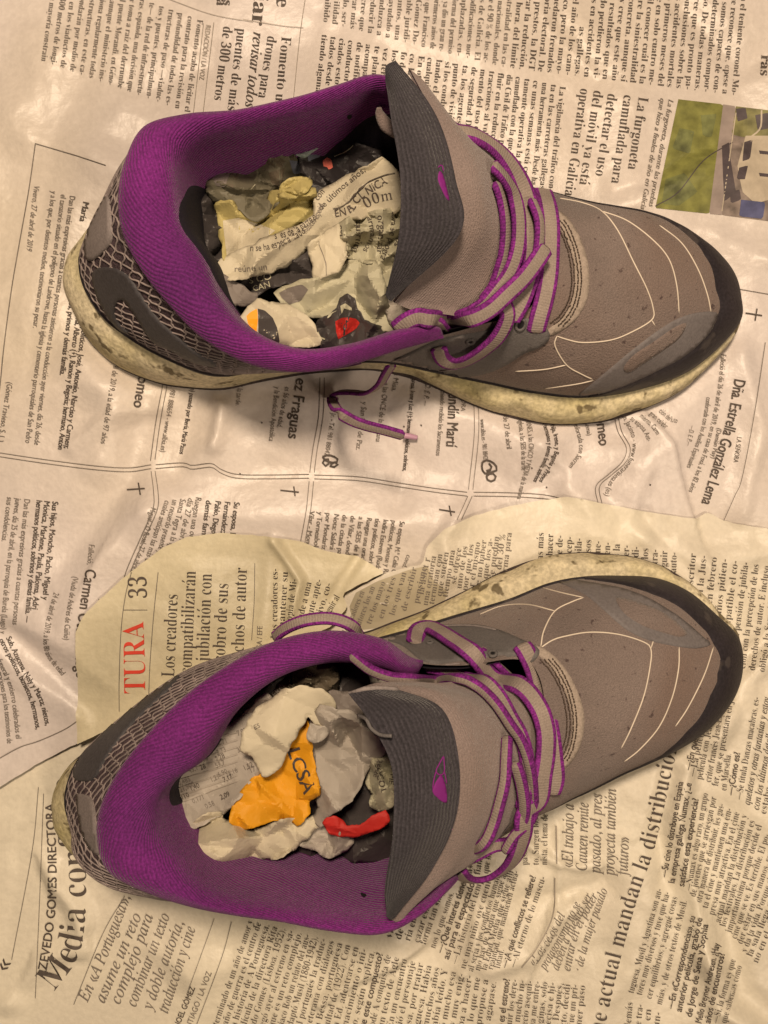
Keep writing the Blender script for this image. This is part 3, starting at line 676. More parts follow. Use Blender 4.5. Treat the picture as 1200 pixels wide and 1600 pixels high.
    rule(AG, [(1196,535),(1180,640),(1160,745),(1148,775),(1128,820)], 1.1); rule(AG, [(1140,449),(1215,462)], 1.0)
    for (x, y) in ((408,660),(630,666),(830,731),(853,761),(935,690),(980,828),(955,822),(657,664),(1015,757),(374,740)): rule(A, [(x,y),(x+2.2,y+1)], 2.4)
    # yellowed scrap
    line(B, "33", 'thin', 42, [(230,935),(229,899)]); line(('b', 'ink_red'), "TURA", 'thin', 49, [(227,1084),(226,1020),(224,971)])
    rule(BG, [(186,1112),(186,1060),(189,985),(196,930),(207,888)], 0.9); rule(BG, [(232,1095),(234,1040),(240,960),(247,894)], 0.9); rule(BG, [(192,953),(230,953)], 0.9)
    for t, p, q in (("Los creadores",(272,1058),(278,928)),("compatibilizarán",(299,1053),(306,892)),("la jubilación con",(325,1058),(331,896)),("el cobro de sus",(350,1058),(357,911)),("derechos de autor",(379,1062),(386,887))):
        line(B, t, 'serif', 30, [p, q])
    rule(BG, [(393,1000),(397,940),(398,880)], 0.9); line(BG, "COLPISA / EFE", 'sans', 12, [(408,1040),(410,978)])
    for t, p, q in (("Los creadores es-",(433,998),(434,888)),("mantener su",(444,985),(450,893)),("copia de Mi-",(455,975),(464,905)),("ponde a una",(470,982),(487,910)),("mente apte-",(485,975),(503,906)),("ctivo, co-",(500,970),(518,912)),("seguir al",(512,965),(530,935))):
        line(B, t, 'serif', 15.5, [p, q])
    # lower sheet
    area_print(('c', 'print_shade_tone'), [(556,926),(590,908),(640,890),(668,884),(676,905),(700,925),(690,950),(640,972),(600,980),(560,985),(545,950)], 8, 0.3)  # tone for dense show-through print, with shade of the pressed paper painted in
    block(C, ["das más","a hacer","de de-","recep-","jubila-","casos","me-","en-","es la","der-","di-","los","tra-","seguir","auto-"], 'serif', 16, (850,832), (1058,863), (0.04,-1), anchor='e')
    block(C, ["para el escritor","Reyes, en la Jus-","ticia, en febrero","hace años pidien-","do compatible el co-","bro de la pensión de jubila-","ción con la percepción de los","derechos de autor. E incluso","obligó a la Seguridad Social","a devolverle las ayudas","por mor de que"], 'serif', 15.5, (1088,865), (1252,893), (0.1,-1), (0.16,-1), w=165, anchor='e')
    block(CG, ["la asistir","una oratoria","terminan con","que suelen","tiempo una","se ofrece","uno de los","por que los","ar el mismo","de no haber","que los a-","se puedan","% del 30 %","a norma para"], 'serif', 14, (672,872), (800,832), (0.18,-1), (0.12,-1), w=78, wb=90, anchor='e')
    block(CG, ["los creadores en","autores los an","tre los mayo","en los tres","los que van","de escribir","pensiones"], 'serif', 14, (570,925), (668,880), (0.42,-1), (0.22,-1), w=70, anchor='e')
    for t, p, q, st in (("—¿En qué próximo",(1079,1204),(1103,1110),'sansb'),("—La película con J",(1086,1214),(1110,1100),'serif'),("película con Jean-Claude",(1097,1219),(1122,1090),'serif'),("critor francés Jean-Louis Schef-",(1111,1223),(1138,1070),'serif'),("fer, que se presentará en junio",(1122,1229),(1150,1073),'serif'),("en Marsella.",(1135,1236),(1143,1178),'serif'),("—¿Cómo es?",(1146,1243),(1157,1176),'sansb'),("—Se titula Danzas macabras, es-",(1159,1250),(1187,1090),'serif'),("queletos y otras fantasías y estoy",(1172,1258),(1203,1090),'ital'),("con los últimos detalles. Se",(1186,1266),(1214,1118),'ital'),("estaba escribiendo",(1197,1273),(1222,1150),'serif'),("—Su cine lo distribuye en España",(1042,1371),(1068,1222),'sansb'),("la empresa gallega Numax. ¿Le",(1054,1381),(1081,1224),'sansb'),("satisface esta experiencia?",(1069,1386),(1092,1248),'sansb'),
                      ("—Numax es algo raro, un grupo",(1080,1392),(1107,1240),'serif'),("de jóvenes que se arriesgan por",(1087,1402),(1120,1246),'serif'),("otra manera de distribuir, les gus-",(1096,1411),(1132,1257),'serif'),("ta el cine y mantienen una em-",(1106,1420),(1144,1264),'serif'),("presa muy atractiva. En el cine",(1116,1431),(1156,1270),'serif'),("actual mandan la distribución y",(1126,1443),(1168,1274),'serif'),("los festivales. La distribución es",(1134,1449),(1180,1283),'serif'),("importantísima porque decide el",(1143,1458),(1191,1290),'serif'),("cine que se ve. Es terrible. El po-",(1151,1468),(1203,1305),'serif'),("der estar en sus manos, rompe",(1160,1476),(1215,1315),'serif'),("y da la vida. Porque si no llega",(1167,1489),(1225,1330),'serif'),("la sala llega a los espect-",(1175,1496),(1235,1345),'serif'),
                      ("no en el cine. Y hay que",(1184,1506),(1245,1360),'serif')):
        line(C, t, st, 15.5 if st != 'sansb' else 15, [p, q])
    line(C, "cine actual mandan la distribución y los", 'thin', 38, [(938,1640),(947,1598),(962,1530),(980,1460),(996,1405),(1006,1375),(1020,1335),(1034,1280),(1046,1225),(1064,1150),(1085,1095)])
    for t, p, q in (("«El trabajo a",(895,1356),(897,1256)),("Cauxen remite",(917,1361),(920,1254)),("pasado, al pres",(938,1364),(941,1240)),("proyecta también",(960,1367),(963,1232)),("futuro»",(981,1367),(983,1308))):
        line(CG, t, 'ital', 25, [p, q])
    rule(('c', 'ink_faint'), [(869,1290),(870,1350)], 2); rule(('c', 'ink_faint'), [(867,1372),(864,1430),(840,1480),(815,1512)], 2)
    for t, p in (("«Los celos del",[(836,1511),(860,1475),(884,1430)]),("protagonismo no se",[(853,1516),(880,1470),(908,1412)]),("deben a nuestro ser",[(873,1517),(895,1460),(926,1400)]),("entrar en el poder",[(891,1518),(905,1460),(935,1400)]),("· de la mujer pasado",[(909,1519),(925,1460),(950,1390)])):
        line(CG, t, 'ital', 20, p)
    L1 = ["ha terminado de un año de amor y","Un año de guerra es el centro de","de la historia de A Portuguesa,","la película de la directora Rita","Azevedo Gomes (Lisboa, 1952),","que llegó ayer al estreno en sa-","las, y que es un reto complejo.","El austriaco Rob un relato del aus-","triaco, adaptó Musil (1880-1942),","y llevó al portugués la traduc-","tora, la veterana con diálogos","Agustina Bessa, portuguesa","en la dificultad de (1922). Con","luces de la Ed. adentrarse en","el del Renacimiento o ini-","cio, según explica.","*¿Cómo surge este compuesto?","—En 2005 rodé A conquista de","basada en un texto de Agle","Bessa-Luís. En un encuentro","con ella surgió el personaje","de Portuguesa, por tratar","de la portuguesa. Había","leído el libro muchos años","antes, lo había leído. Y","me pasó mucho esa","historia, y muy enig-","mática, acababa a hacer-","la, es lo que me","pidió y la propuse a","todos, agapase."]
    block(C, L1, 'serif', 15.5, (396,1440), (776,1534), (0.34,-1), (0.15,-1), w=190, anchor='e')
    L2 = ["*¿Y cuánto es el estreno?","—Al seguir los dere-","chos de mucho in-","terés, precio asequi-","ble, última me entre-","gó las páginas, solo","una, indecisa e hi-","ce antes. Después,","el proyecto, decidí","hacerlo. Fue un pri-","mer paso"]
    block(C, L2, 'serif', 15.5, (797,1530), (915,1540), (0.13,-1), (0.10,-1), w=120, anchor='e')
    block(C, ["vida, pero la","de cada uno","ría en nuestra","cazar esa otra"], 'serif', 15.5, (612,1467), (655,1474), (0.3,-1), w=90)
    for t, p, q, st in (("forma tan singular",(665,1477),(702,1370),'serif'),("nos lo que somos.",(680,1483),(710,1396),'serif'),("—¿Qué interés tiene",(691,1490),(729,1380),'sansb'),("así para el espectador?",(701,1500),(746,1370),'sansb'),("—La historia del temp",(714,1507),(755,1375),'serif'),("ne una niño oye cuenta",(727,1515),(770,1370),'serif'),("al sería y los conflictos humanos",(739,1519),(785,1360),'serif'),("mo hay de Media que sigue adn",(750,1518),(795,1355),'serif'),("la Edad Media que sigue allí",(760,1517),(803,1362),'serif'),("realidad, que mantienen actua-",(770,1516),(811,1362),'serif'),("lidad.",(781,1514),(788,1484),'serif'),("—¿A qué conflictos se refiere?",(792,1513),(838,1370),'sansb'),("—Al eterno de lo mascu-",(805,1513),(853,1371),'serif'),("tuosa,",(724,1364),(731,1330),'serif'),("las ang",(737,1370),(744,1328),'serif'),("fianza.",(750,1368),(757,1328),'serif'),("que hay",(763,1366),(770,1326),'serif'),("pasado en",(825,1352),(822,1300),'serif'),("to. Surgen los",(842,1352),(842,1278),'serif'),("nista, el tema de",(855,1352),(856,1272),'serif'),
                      ("tuguesa, Musil y Agustina son au-",(990,1553),(1035,1390),'serif'),("tores muy diversos y tuve que ha-",(1003,1556),(1047,1395),'serif'),("cer equilibrios; y agregué cosas",(1018,1562),(1059,1402),'serif'),("mías, y de otros textos de Musil.",(1034,1571),(1074,1408),'serif'),("—En «Correspondencias», su",(1052,1577),(1087,1432),'sansb'),("anterior película, grabó de",(1065,1582),(1098,1435),'sansb'),("de Jorge de Sena y Sophia",(1081,1590),(1107,1445),'sansb'),("Mello Breyner Andresen. ¿Hay",(1096,1600),(1125,1475),'sansb'),("años de encuentros?",(1110,1600),(1133,1490),'sansb'),("—Sí, la forma es que",(1122,1600),(1150,1500),'serif'),("que sabemos cómo",(1135,1600),(1160,1510),'serif'),
                      ("además",(985,1615),(989,1566),'serif'),("y de tra-",(1000,1620),(1005,1570),'serif'),("en en",(1014,1620),(1018,1576),'serif'),("a un-",(1028,1620),(1033,1582),'serif')):
        line(C, t, st, 15.5 if st != 'sansb' else 15, [p, q])
    line(C, "AZEVEDO GOMES DIRECTORA", 'sansb', 20, [(70,1530),(80,1475),(87,1415),(88,1340),(84,1255)])
    line(C, "Media conflicto", 'thin', 58, [(84,1550),(112,1512),(128,1475),(134,1420),(134,1360),(128,1295),(112,1210)])
    for t, p in (("En «A Portuguesa»,",[(137,1566),(170,1490),(204,1402)]),("asume un reto",[(163,1568),(190,1505),(222,1430)]),("complejo para",[(187,1570),(215,1500),(240,1430)]),("combinar un texto",[(212,1574),(240,1500),(266,1430)]),("y doble autoría,",[(238,1578),(262,1510),(288,1442)]),("traducción y cine",[(262,1584),(285,1515),(306,1450)])):
        line(CG, t, 'ital', 26, p)
    line(C, "JOEL GÓMEZ", 'sansb', 13, [(281,1602),(305,1544)]); line(CG, "SANTIAGO / LA VOZ", 'sans', 13, [(293,1620),(331,1520)])
    rule(CG, [(115,1570),(160,1460),(195,1400)], 0.9); rule(CG, [(300,1620),(345,1500),(362,1440)], 0.9); rule(CG, [(295,1545),(335,1435)], 0.8)
    rule(CG, [(18,1500),(50,1330),(60,1230)], 0.8); rule(CG, [(55,1560),(62,1400),(68,1240)], 0.8)
    line(C, "«", 'ital', 30, [(8,1520),(20,1500)])
for k, c, v in (('pic_leaf', (0.13, 0.14, 0.05), 0.5), ('pic_grass', (0.17, 0.17, 0.045), 0.35), ('pic_road', (0.27, 0.22, 0.20), 0.15), ('pic_verge', (0.16, 0.15, 0.06), 0.5), ('pic_wall', (0.20, 0.16, 0.14), 0.5), ('pic_light', (0.42, 0.36, 0.28), 0.15), ('pic_dark', (0.07, 0.055, 0.06), 0.3), ('pic_blue', (0.07, 0.075, 0.16), 0.3)):
    M[k] = material('print_'+k, c, 0.6, v, 170)
M['print_shade_tone'] = material('print_shade_tone', (0.38, 0.33, 0.235), 0.65, 0.2, 30)
M['ink_pink'] = material('print_pink', (0.5, 0.12, 0.09), 0.6, 0.2, 170)
write_sheets()
flush()
# ---------------------------------------------------------------- the shoes
def lerp(a, b, t): return a*(1-t)+b*t
class Shoe: pass
def build_shoe(ST, c0, c1, center, label, orient):
    """ST stations round the shoe: sole point (world), opening point (photo x,y,h) or crest, midsole inset, midsole top height,
       profile numbers, collar width. c0..c1 = stations carrying the padded collar."""
    sh = Shoe(); n = len(ST); SUB = 10
    root = empty('running_shoe', (center[0], center[1], 10)); tag(root, label, 'shoe', 'pair of running shoes')
    sh.root = root
    so = np.array([s['s'] for s in ST], float)
    cen = so.mean(0)
    sole = cr(so, SUB, True); m = len(sole)
    def chan(k, d=None): return cr(np.array([[s.get(k, d)] for s in ST], float), SUB, True)[:, 0]
    # outward normals of the sole outline
    T = np.roll(sole, -3, 0)-np.roll(sole, 3, 0); Nn = np.stack([T[:, 1], -T[:, 0]], 1); Nn /= np.linalg.norm(Nn, axis=1)[:, None]
    if ((sole-cen)*Nn).sum() < 0: Nn = -Nn
    inset = chan('in', 8); hm = chan('hm', 70)
    op = []
    for s in ST:
        if 'crest' in s:
            g = G(*s['crest']); i = ST.index(s)*SUB; g = g+np.array([Nn[i][0]*9, Nn[i][1]*9, -24])
        else: g = G(*s['o'])
        op.append(g)
    B = cr(np.array(op), SUB, True)
    # collar direction: towards the middle line of the opening, so that it never folds over itself
    hc = B[[i % m for i in range(c0*SUB, c1*SUB)]]; ymid = (hc[:, 1].min()+hc[:, 1].max())/2
    qx = np.clip(B[:, 0], hc[:, 0].min()+150, 60); bN = np.stack([B[:, 0]-qx, B[:, 1]-ymid, 0*qx], 1); bN /= np.linalg.norm(bN, axis=1)[:, None]
    for _ in range(6): bN = (bN+np.roll(bN, 3, 0)+np.roll(bN, -3, 0)); bN /= np.linalg.norm(bN, axis=1)[:, None]
    s3 = lambda off, h: np.column_stack([sole+Nn*np.asarray(off).reshape(-1, 1), np.broadcast_to(h, (m,))])
    flip = orient
    rs = np.random.RandomState(5)
    wob = np.array([1.5*math.sin(i*0.21)+1.0*math.sin(i*0.57+1) for i in range(m)])
    notch = np.zeros(m)
    for st_ in sh_notches.get(label[:4], []): notch += 5*np.exp(-((np.arange(m)-st_*SUB)/2.2)**2)
    # outsole
    rings = [s3(-14, 9), s3(-1+0*wob, 9.5), s3(2.2+wob*0.5, 13), s3(2.0+wob*0.5, 20), s3(-4, 23)]
    V = np.vstack(rings); F = gridfaces(5, m, True, flip); F.append(tuple(range(m)) if not flip else tuple(range(m))[::-1])
    sh.outsole = mesh('outsole', V, F, M['outsole'], root)
    # midsole
    A = s3(-inset, hm+12)
    rings = [s3(-6, 18), s3(-0.5-notch*0.3, 22), s3(1+wob*0.5-notch, 30+0*hm), s3(0.5+wob-notch-inset*0.12, 38+(hm-40).clip(0, None)*0.25+4), s3(-inset*0.28-notch*0.8+wob*0.6, 26+hm*0.55), s3(-inset*0.55+wob*0.4, 18+hm*0.8), s3(-inset*0.85, 12+hm*0.97), s3(-inset-3, 12+hm*1.01), s3(-inset-14, 6+hm)]
    sub = cr(np.array([r for r in rings]).reshape(len(rings), -1), 3).reshape(-1, 3); nr = len(sub)//m
    sh.midsole = mesh('midsole', sub, gridfaces(nr, m, True, flip), M['midsole'], root)
    # upper
    P0 = A+np.array([0, 0, -4.0]); P0[:, :2] -= Nn*1.0
    ku = chan('ku', 60)[:, None]; bul = chan('b', 4)[:, None]; ko = chan('ko', 0.35)[:, None]; dr = chan('dr', 40)[:, None]
    P1 = P0+np.hstack([Nn*bul, ku]); dvec = (A-B)*np.array([1, 1, 0]); P2 = B+dvec*ko; P2[:, 2:] = B[:, 2:]-dr
    NV = 36; tt = np.linspace(0, 1, NV)
    grid = np.array([P0*(1-t)**3+P1*3*t*(1-t)**2+P2*3*t*t*(1-t)+B*t**3 for t in tt])
    ux, uy = grid[..., 0], grid[..., 1]
    un = vnoise(ux+2000, uy+2000, 70, 21)*3.2+vnoise(ux+2000, uy+2000, 28, 22)*1.3+crumple(ux+2000, uy+2000, 60, 23)*1.6
    grid[..., 2] += un*np.clip(tt*4, 0, 1)[:, None]*np.clip((1-tt)*5, 0, 1)[:, None]
    al = np.r_[0, np.cumsum(np.linalg.norm(np.diff(np.vstack([A, A[:1]]), axis=0), axis=1))][:m]
    rowlen = np.linalg.norm(np.diff(grid, axis=0), axis=2).mean(1); vl = np.r_[0, np.cumsum(rowlen)]
    uv = np.stack([np.broadcast_to(al, (NV, m)), np.broadcast_to(vl[:, None], (NV, m))], -1).reshape(-1, 2)
    sh.grid, sh.m, sh.NV, sh.SUB, sh.al = grid, m, NV, SUB, al
    a0, a1 = c0*SUB, c1*SUB
    heel = [i % m for i in range(a0+12, a1+1)]
    def strip(cols, name, mat, v0=0, v1=NV, off=0.0, closed=False):
        g = grid[v0:v1][:, cols]; V = g.reshape(-1, 3)
        return mesh(name, V, gridfaces(v1-v0, len(cols), closed, flip), mat, root, True, uv.reshape(NV, m, 2)[v0:v1][:, cols].reshape(-1, 2))
    vamp = [i % m for i in range(a1, a0+m+13)]
    sh.upper = strip(vamp, 'vamp', M['knit']); sh.heel = strip(heel, 'heel_fabric', M['mesh'])
    sh.bv = bvh_of([sh.upper, sh.heel])
    # normals of the upper grid
    gu = np.roll(grid, -1, 1)-np.roll(grid, 1, 1); gv = np.gradient(grid, axis=0); nn = np.cross(gu, gv); nn /= np.linalg.norm(nn, axis=2)[..., None]+1e-9
    if (nn[..., 2].mean()) < 0: nn = -nn
    sh.nn = nn
    # scalloped cords of the heel mesh
    parts = []
    gl = vl[-1]
    def sample(u, v):
        u = u % m; i = int(u); f = u-i; j = min(max(v, 0), NV-1.001); a = int(j); g_ = j-a
        i2 = (i+1) % m
        p = lambda G_: (G_[a, i]*(1-f)+G_[a, i2]*f)*(1-g_)+(G_[a+1, i]*(1-f)+G_[a+1, i2]*f)*g_
        return p(grid), p(nn)
    sh.sample = sample
    rows = 13
    for r in range(rows):
        pts = []; u = a0+6.0; s_ = rs.rand()*2
        while u < a1:
            loc = np.linalg.norm(grid[20, int(u) % m]-grid[20, (int(u)+1) % m])+0.01
            span = np.linalg.norm(np.diff(grid[8:, int(u) % m], axis=0), axis=1).sum()
            nrow = 6.3+span*0.0
            v = NV-2-(r*(span/ max(3, min(rows, span/9.8)))/span)*(NV-8)
            per = 19.0
            amp = 0.40*(span/max(3, min(rows, span/9.8)))/span*(NV-8)
            vv = v+amp*math.sin(2*math.pi*s_/per+r*math.pi)+amp*0.25*math.sin(s_*0.11+r*2)
            vv += 0.25*math.sin(s_*0.37+r)+0.2*math.sin(s_*0.83+r*1.7)
            if vv > 3: 
                p, q = sample(u, vv); pts.append(p+q*1.0)
            u += 2.2/loc; s_ += 2.2
        if len(pts) > 4: parts.append(tube(pts, 1.05+0.35*rs.rand(), 5, 0.8))
    V, F = merge(parts); o = mesh('mesh_cord', V, F, M['cordm'], root); o['kind'] = 'stuff'
    # collar
    cols = [i % m for i in range(a0-2, a1+3)]; nc = len(cols)
    w = chan('w', 60)*0.80; e = np.ones(nc)
    for i in range(nc):
        d0 = i/11.0; d1 = (nc-1-i)/9.0; e[i] = min(1, math.sqrt(max(0.0, 1-(1-min(1, d0))**2))+0.05, math.sqrt(max(0.0, 1-(1-min(1, d1))**2))+0.05)
    b = B[cols]; no = bN[cols]; ww = (w[cols]*e)[:, None]; up = np.array([0, 0, 1.0]); ee = e[:, None]
    dn_ = chan('dn', 60)[cols][:, None]
    prof = [b+no*2-up*7, b+no*4.5+up*4*ee, b+no*1.5+up*13*ee, b-no*0.16*ww+up*22*ee, b-no*0.45*ww+up*27*ee, b-no*0.74*ww+up*21*ee, b-no*0.93*ww+up*8*ee,
            b-no*1.02*ww-up*14, b-no*(1.03*ww+2)-up*(0.45*dn_+14), b-no*(1.02*ww+4)-up*(dn_+14), b-no*(1.0*ww+5)-up*(dn_*1.6+30), b-no*(0.95*ww+4)-up*(dn_*1.6+90)]
    sp = cr(np.array(prof).reshape(len(prof), -1), 4).reshape(-1, nc, 3); nr = len(sp)
    cu = np.r_[0, np.cumsum(np.linalg.norm(np.diff(b, axis=0), axis=1))]
    cv = np.r_[0, np.cumsum(np.linalg.norm(np.diff(sp, axis=0), axis=2).mean(1))]
    sp[..., 2] += vnoise(sp[..., 0]+900, sp[..., 1]+900, 45, 31)*1.8
    cuv = np.stack([np.broadcast_to(cu, (nr, nc)), np.broadcast_to(cv[:, None], (nr, nc))], -1).reshape(-1, 2)
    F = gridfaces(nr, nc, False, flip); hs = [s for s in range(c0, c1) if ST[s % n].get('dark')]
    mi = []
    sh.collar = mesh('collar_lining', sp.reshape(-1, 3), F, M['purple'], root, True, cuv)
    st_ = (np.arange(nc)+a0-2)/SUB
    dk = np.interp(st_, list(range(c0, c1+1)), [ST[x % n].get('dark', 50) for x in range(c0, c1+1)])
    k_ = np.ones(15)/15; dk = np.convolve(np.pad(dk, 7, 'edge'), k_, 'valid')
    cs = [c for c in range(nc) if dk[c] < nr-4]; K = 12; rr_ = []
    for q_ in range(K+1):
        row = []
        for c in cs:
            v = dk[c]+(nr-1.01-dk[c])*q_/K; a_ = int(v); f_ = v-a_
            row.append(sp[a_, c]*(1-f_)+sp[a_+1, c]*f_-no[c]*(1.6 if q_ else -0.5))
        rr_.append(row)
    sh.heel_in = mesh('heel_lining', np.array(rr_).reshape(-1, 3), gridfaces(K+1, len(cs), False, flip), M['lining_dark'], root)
    # inside of the shoe
    inn = grid-nn*7; inn[0, :, 2] = 40
    mid = inn[0].mean(0); mid[2] = 42
    low = np.array([inn[0]*(1-t)+mid*t for t in (0.9, 0.5, 0.0)]); low[..., 2] = 42
    g = np.vstack([low, inn[1:-1]])
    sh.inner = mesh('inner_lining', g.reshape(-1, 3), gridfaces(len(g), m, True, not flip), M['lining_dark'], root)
    # toe bumper band
    def band(name, inner, mat, thick, v0=0.0, ext=None):
        """band of the upper from the midsole up to a line traced in the photograph"""
        us = []; vs = []
        P = resample(cr(np.array(inner, float), 6), 6)
        for p in P:
            h = hit(sh.bv, p[0], p[1])
            if h is None: continue
            d = np.linalg.norm(grid-h[0], axis=2); j, i = np.unravel_index(d.argmin(), d.shape); us.append(i if i > m*0.5 else i+m); vs.append(j)
        us = np.array(us, float); vs = np.array(vs, float); o_ = np.argsort(us); us = us[o_]; vs = vs[o_]
        if ext: us = np.r_[us, ext[0]] if ext[0] > us.max() else np.r_[ext[0], us]; vs = np.r_[vs, ext[1]] if len(vs) < len(us) and us[-1] == ext[0] else np.r_[ext[1], vs]
        cols = np.arange(int(us.min()), int(us.max())+1); vb = np.interp(cols, us, vs)
        k = np.ones(5)/5; vb = np.convolve(np.pad(vb, 2, 'edge'), k, 'valid')
        K = 9; rows_ = []
        for q in range(K+1):
            row = []
            for c, v in zip(cols, vb):
                f = q/K; vv = v*min(f*1.0/0.97, 1.0)
                p, nq = sample(float(c), vv)
                t_ = thick*(min(1, (1-f)*8)) if q < K else -1.0
                row.append(p+nq*t_)
            rows_.append(row)
        g_ = np.array(rows_); 
        return mesh(name, g_.reshape(-1, 3), gridfaces(K+1, len(cols), False, flip), mat, root)
    sh.band = band
    return sh
sh_notches = {'uppe': [5.2, 7.4, 3.2], 'lowe': [7.6, 5.4, 3.4]}

S1 = [dict(s=(539,320),o=(845,402,214),hm=42,ku=62,ko=.50,dr=10), dict(s=(532,272),o=(845,428,214),hm=44,ku=60,ko=.50,dr=10), dict(s=(470,198),o=(842,452,214),hm=46,ku=58,ko=.5,dr=12,**{'in':20}),
      dict(s=(390,156),o=(835,472,214),hm=50,ku=56,ko=.48,dr=16,**{'in':30}), dict(s=(300,137),o=(820,486,215),hm=52,ku=60,ko=.45,dr=20,**{'in':35}), dict(s=(217,142),o=(795,496,218),hm=52,ku=62,ko=.4,dr=28,**{'in':37}),
      dict(s=(138,166),o=(757,506,222),hm=50,ku=64,ko=.35,dr=38,**{'in':30}), dict(s=(70,198),o=(718,517,227),hm=54,ku=66,ko=.3,dr=50,**{'in':12}), dict(s=(0,218),o=(684,526,231),b=14,hm=58,ku=64,ko=.3,dr=56,w=26,dn=60,**{'in':5}),
      dict(s=(-80,219),o=(622,543,235),b=16,hm=62,ku=60,ko=.3,dr=56,w=30,dn=60,**{'in':3}), dict(s=(-170,208),o=(548,565,238),b=14,hm=72,ku=56,ko=.3,dr=56,w=30,dn=60,**{'in':3}), dict(s=(-246,191),o=(470,577,241),hm=84,ku=55,ko=.3,dr=60,w=34,dn=60,**{'in':8}),
      dict(s=(-320,195),o=(392,565,249),hm=88,ku=50,ko=.35,dr=60,w=52,dn=60,**{'in':28}), dict(s=(-385,214),o=(322,527,258),hm=90,ku=45,ko=.38,dr=60,w=72,dn=60,dark=26,**{'in':42}), dict(s=(-438,248),o=(270,475,268),hm=92,ku=45,ko=.40,dr=60,w=86,dn=60,dark=24,**{'in':48}),
      dict(s=(-474,305),o=(228,422,276),hm=92,ku=45,ko=.42,dr=62,w=92,dn=60,dark=23,**{'in':48}), dict(s=(-485,362),o=(200,368,283),hm=92,ku=50,ko=.42,dr=62,w=92,dn=60,dark=23,**{'in':50}), dict(s=(-464,406),o=(193,316,287),hm=90,ku=60,ko=.40,dr=60,w=90,dn=60,dark=24,**{'in':46}),
      dict(s=(-430,440),o=(202,262,289),hm=88,ku=66,ko=.38,dr=60,w=84,dn=60,dark=28,**{'in':34}), dict(s=(-392,468),o=(232,206,290),hm=86,ku=70,ko=.35,dr=56,w=66,dn=80,dark=34,**{'in':16}), dict(s=(-340,485),crest=(290,184,312),hm=84,ku=66,ko=.3,dr=56,w=40,dn=110,dark=40,**{'in':4}),
      dict(s=(-260,493),crest=(370,178,312),hm=80,ku=60,ko=.3,dr=56,w=26,dn=125), dict(s=(-180,495),crest=(450,161,310),hm=78,ku=60,ko=.3,dr=56,w=24,dn=130), dict(s=(-100,493),crest=(525,139,308),hm=74,ku=60,ko=.3,dr=56,w=24,dn=130),
      dict(s=(-20,490),crest=(595,123,305),hm=70,ku=60,ko=.3,dr=56,w=24,dn=130), dict(s=(60,486),o=(672,160,292),hm=66,ku=60,ko=.3,dr=56,w=22,dn=120), dict(s=(140,482),o=(745,235,262),hm=60,ku=62,ko=.3,dr=50,**{'in':6}),
      dict(s=(220,474),o=(800,292,236),hm=54,ku=66,ko=.35,dr=40,b=2,**{'in':6}), dict(s=(310,460),o=(828,335,220),hm=50,ku=66,ko=.42,dr=26,b=0,**{'in':8}), dict(s=(414,440),o=(840,362,216),hm=46,ku=64,ko=.48,dr=14,b=0), dict(s=(484,404),o=(844,380,214),hm=44,ku=62,ko=.50,dr=10,b=0),
      dict(s=(523,364),o=(845,391,214),hm=42,ku=62,ko=.50,dr=10)]
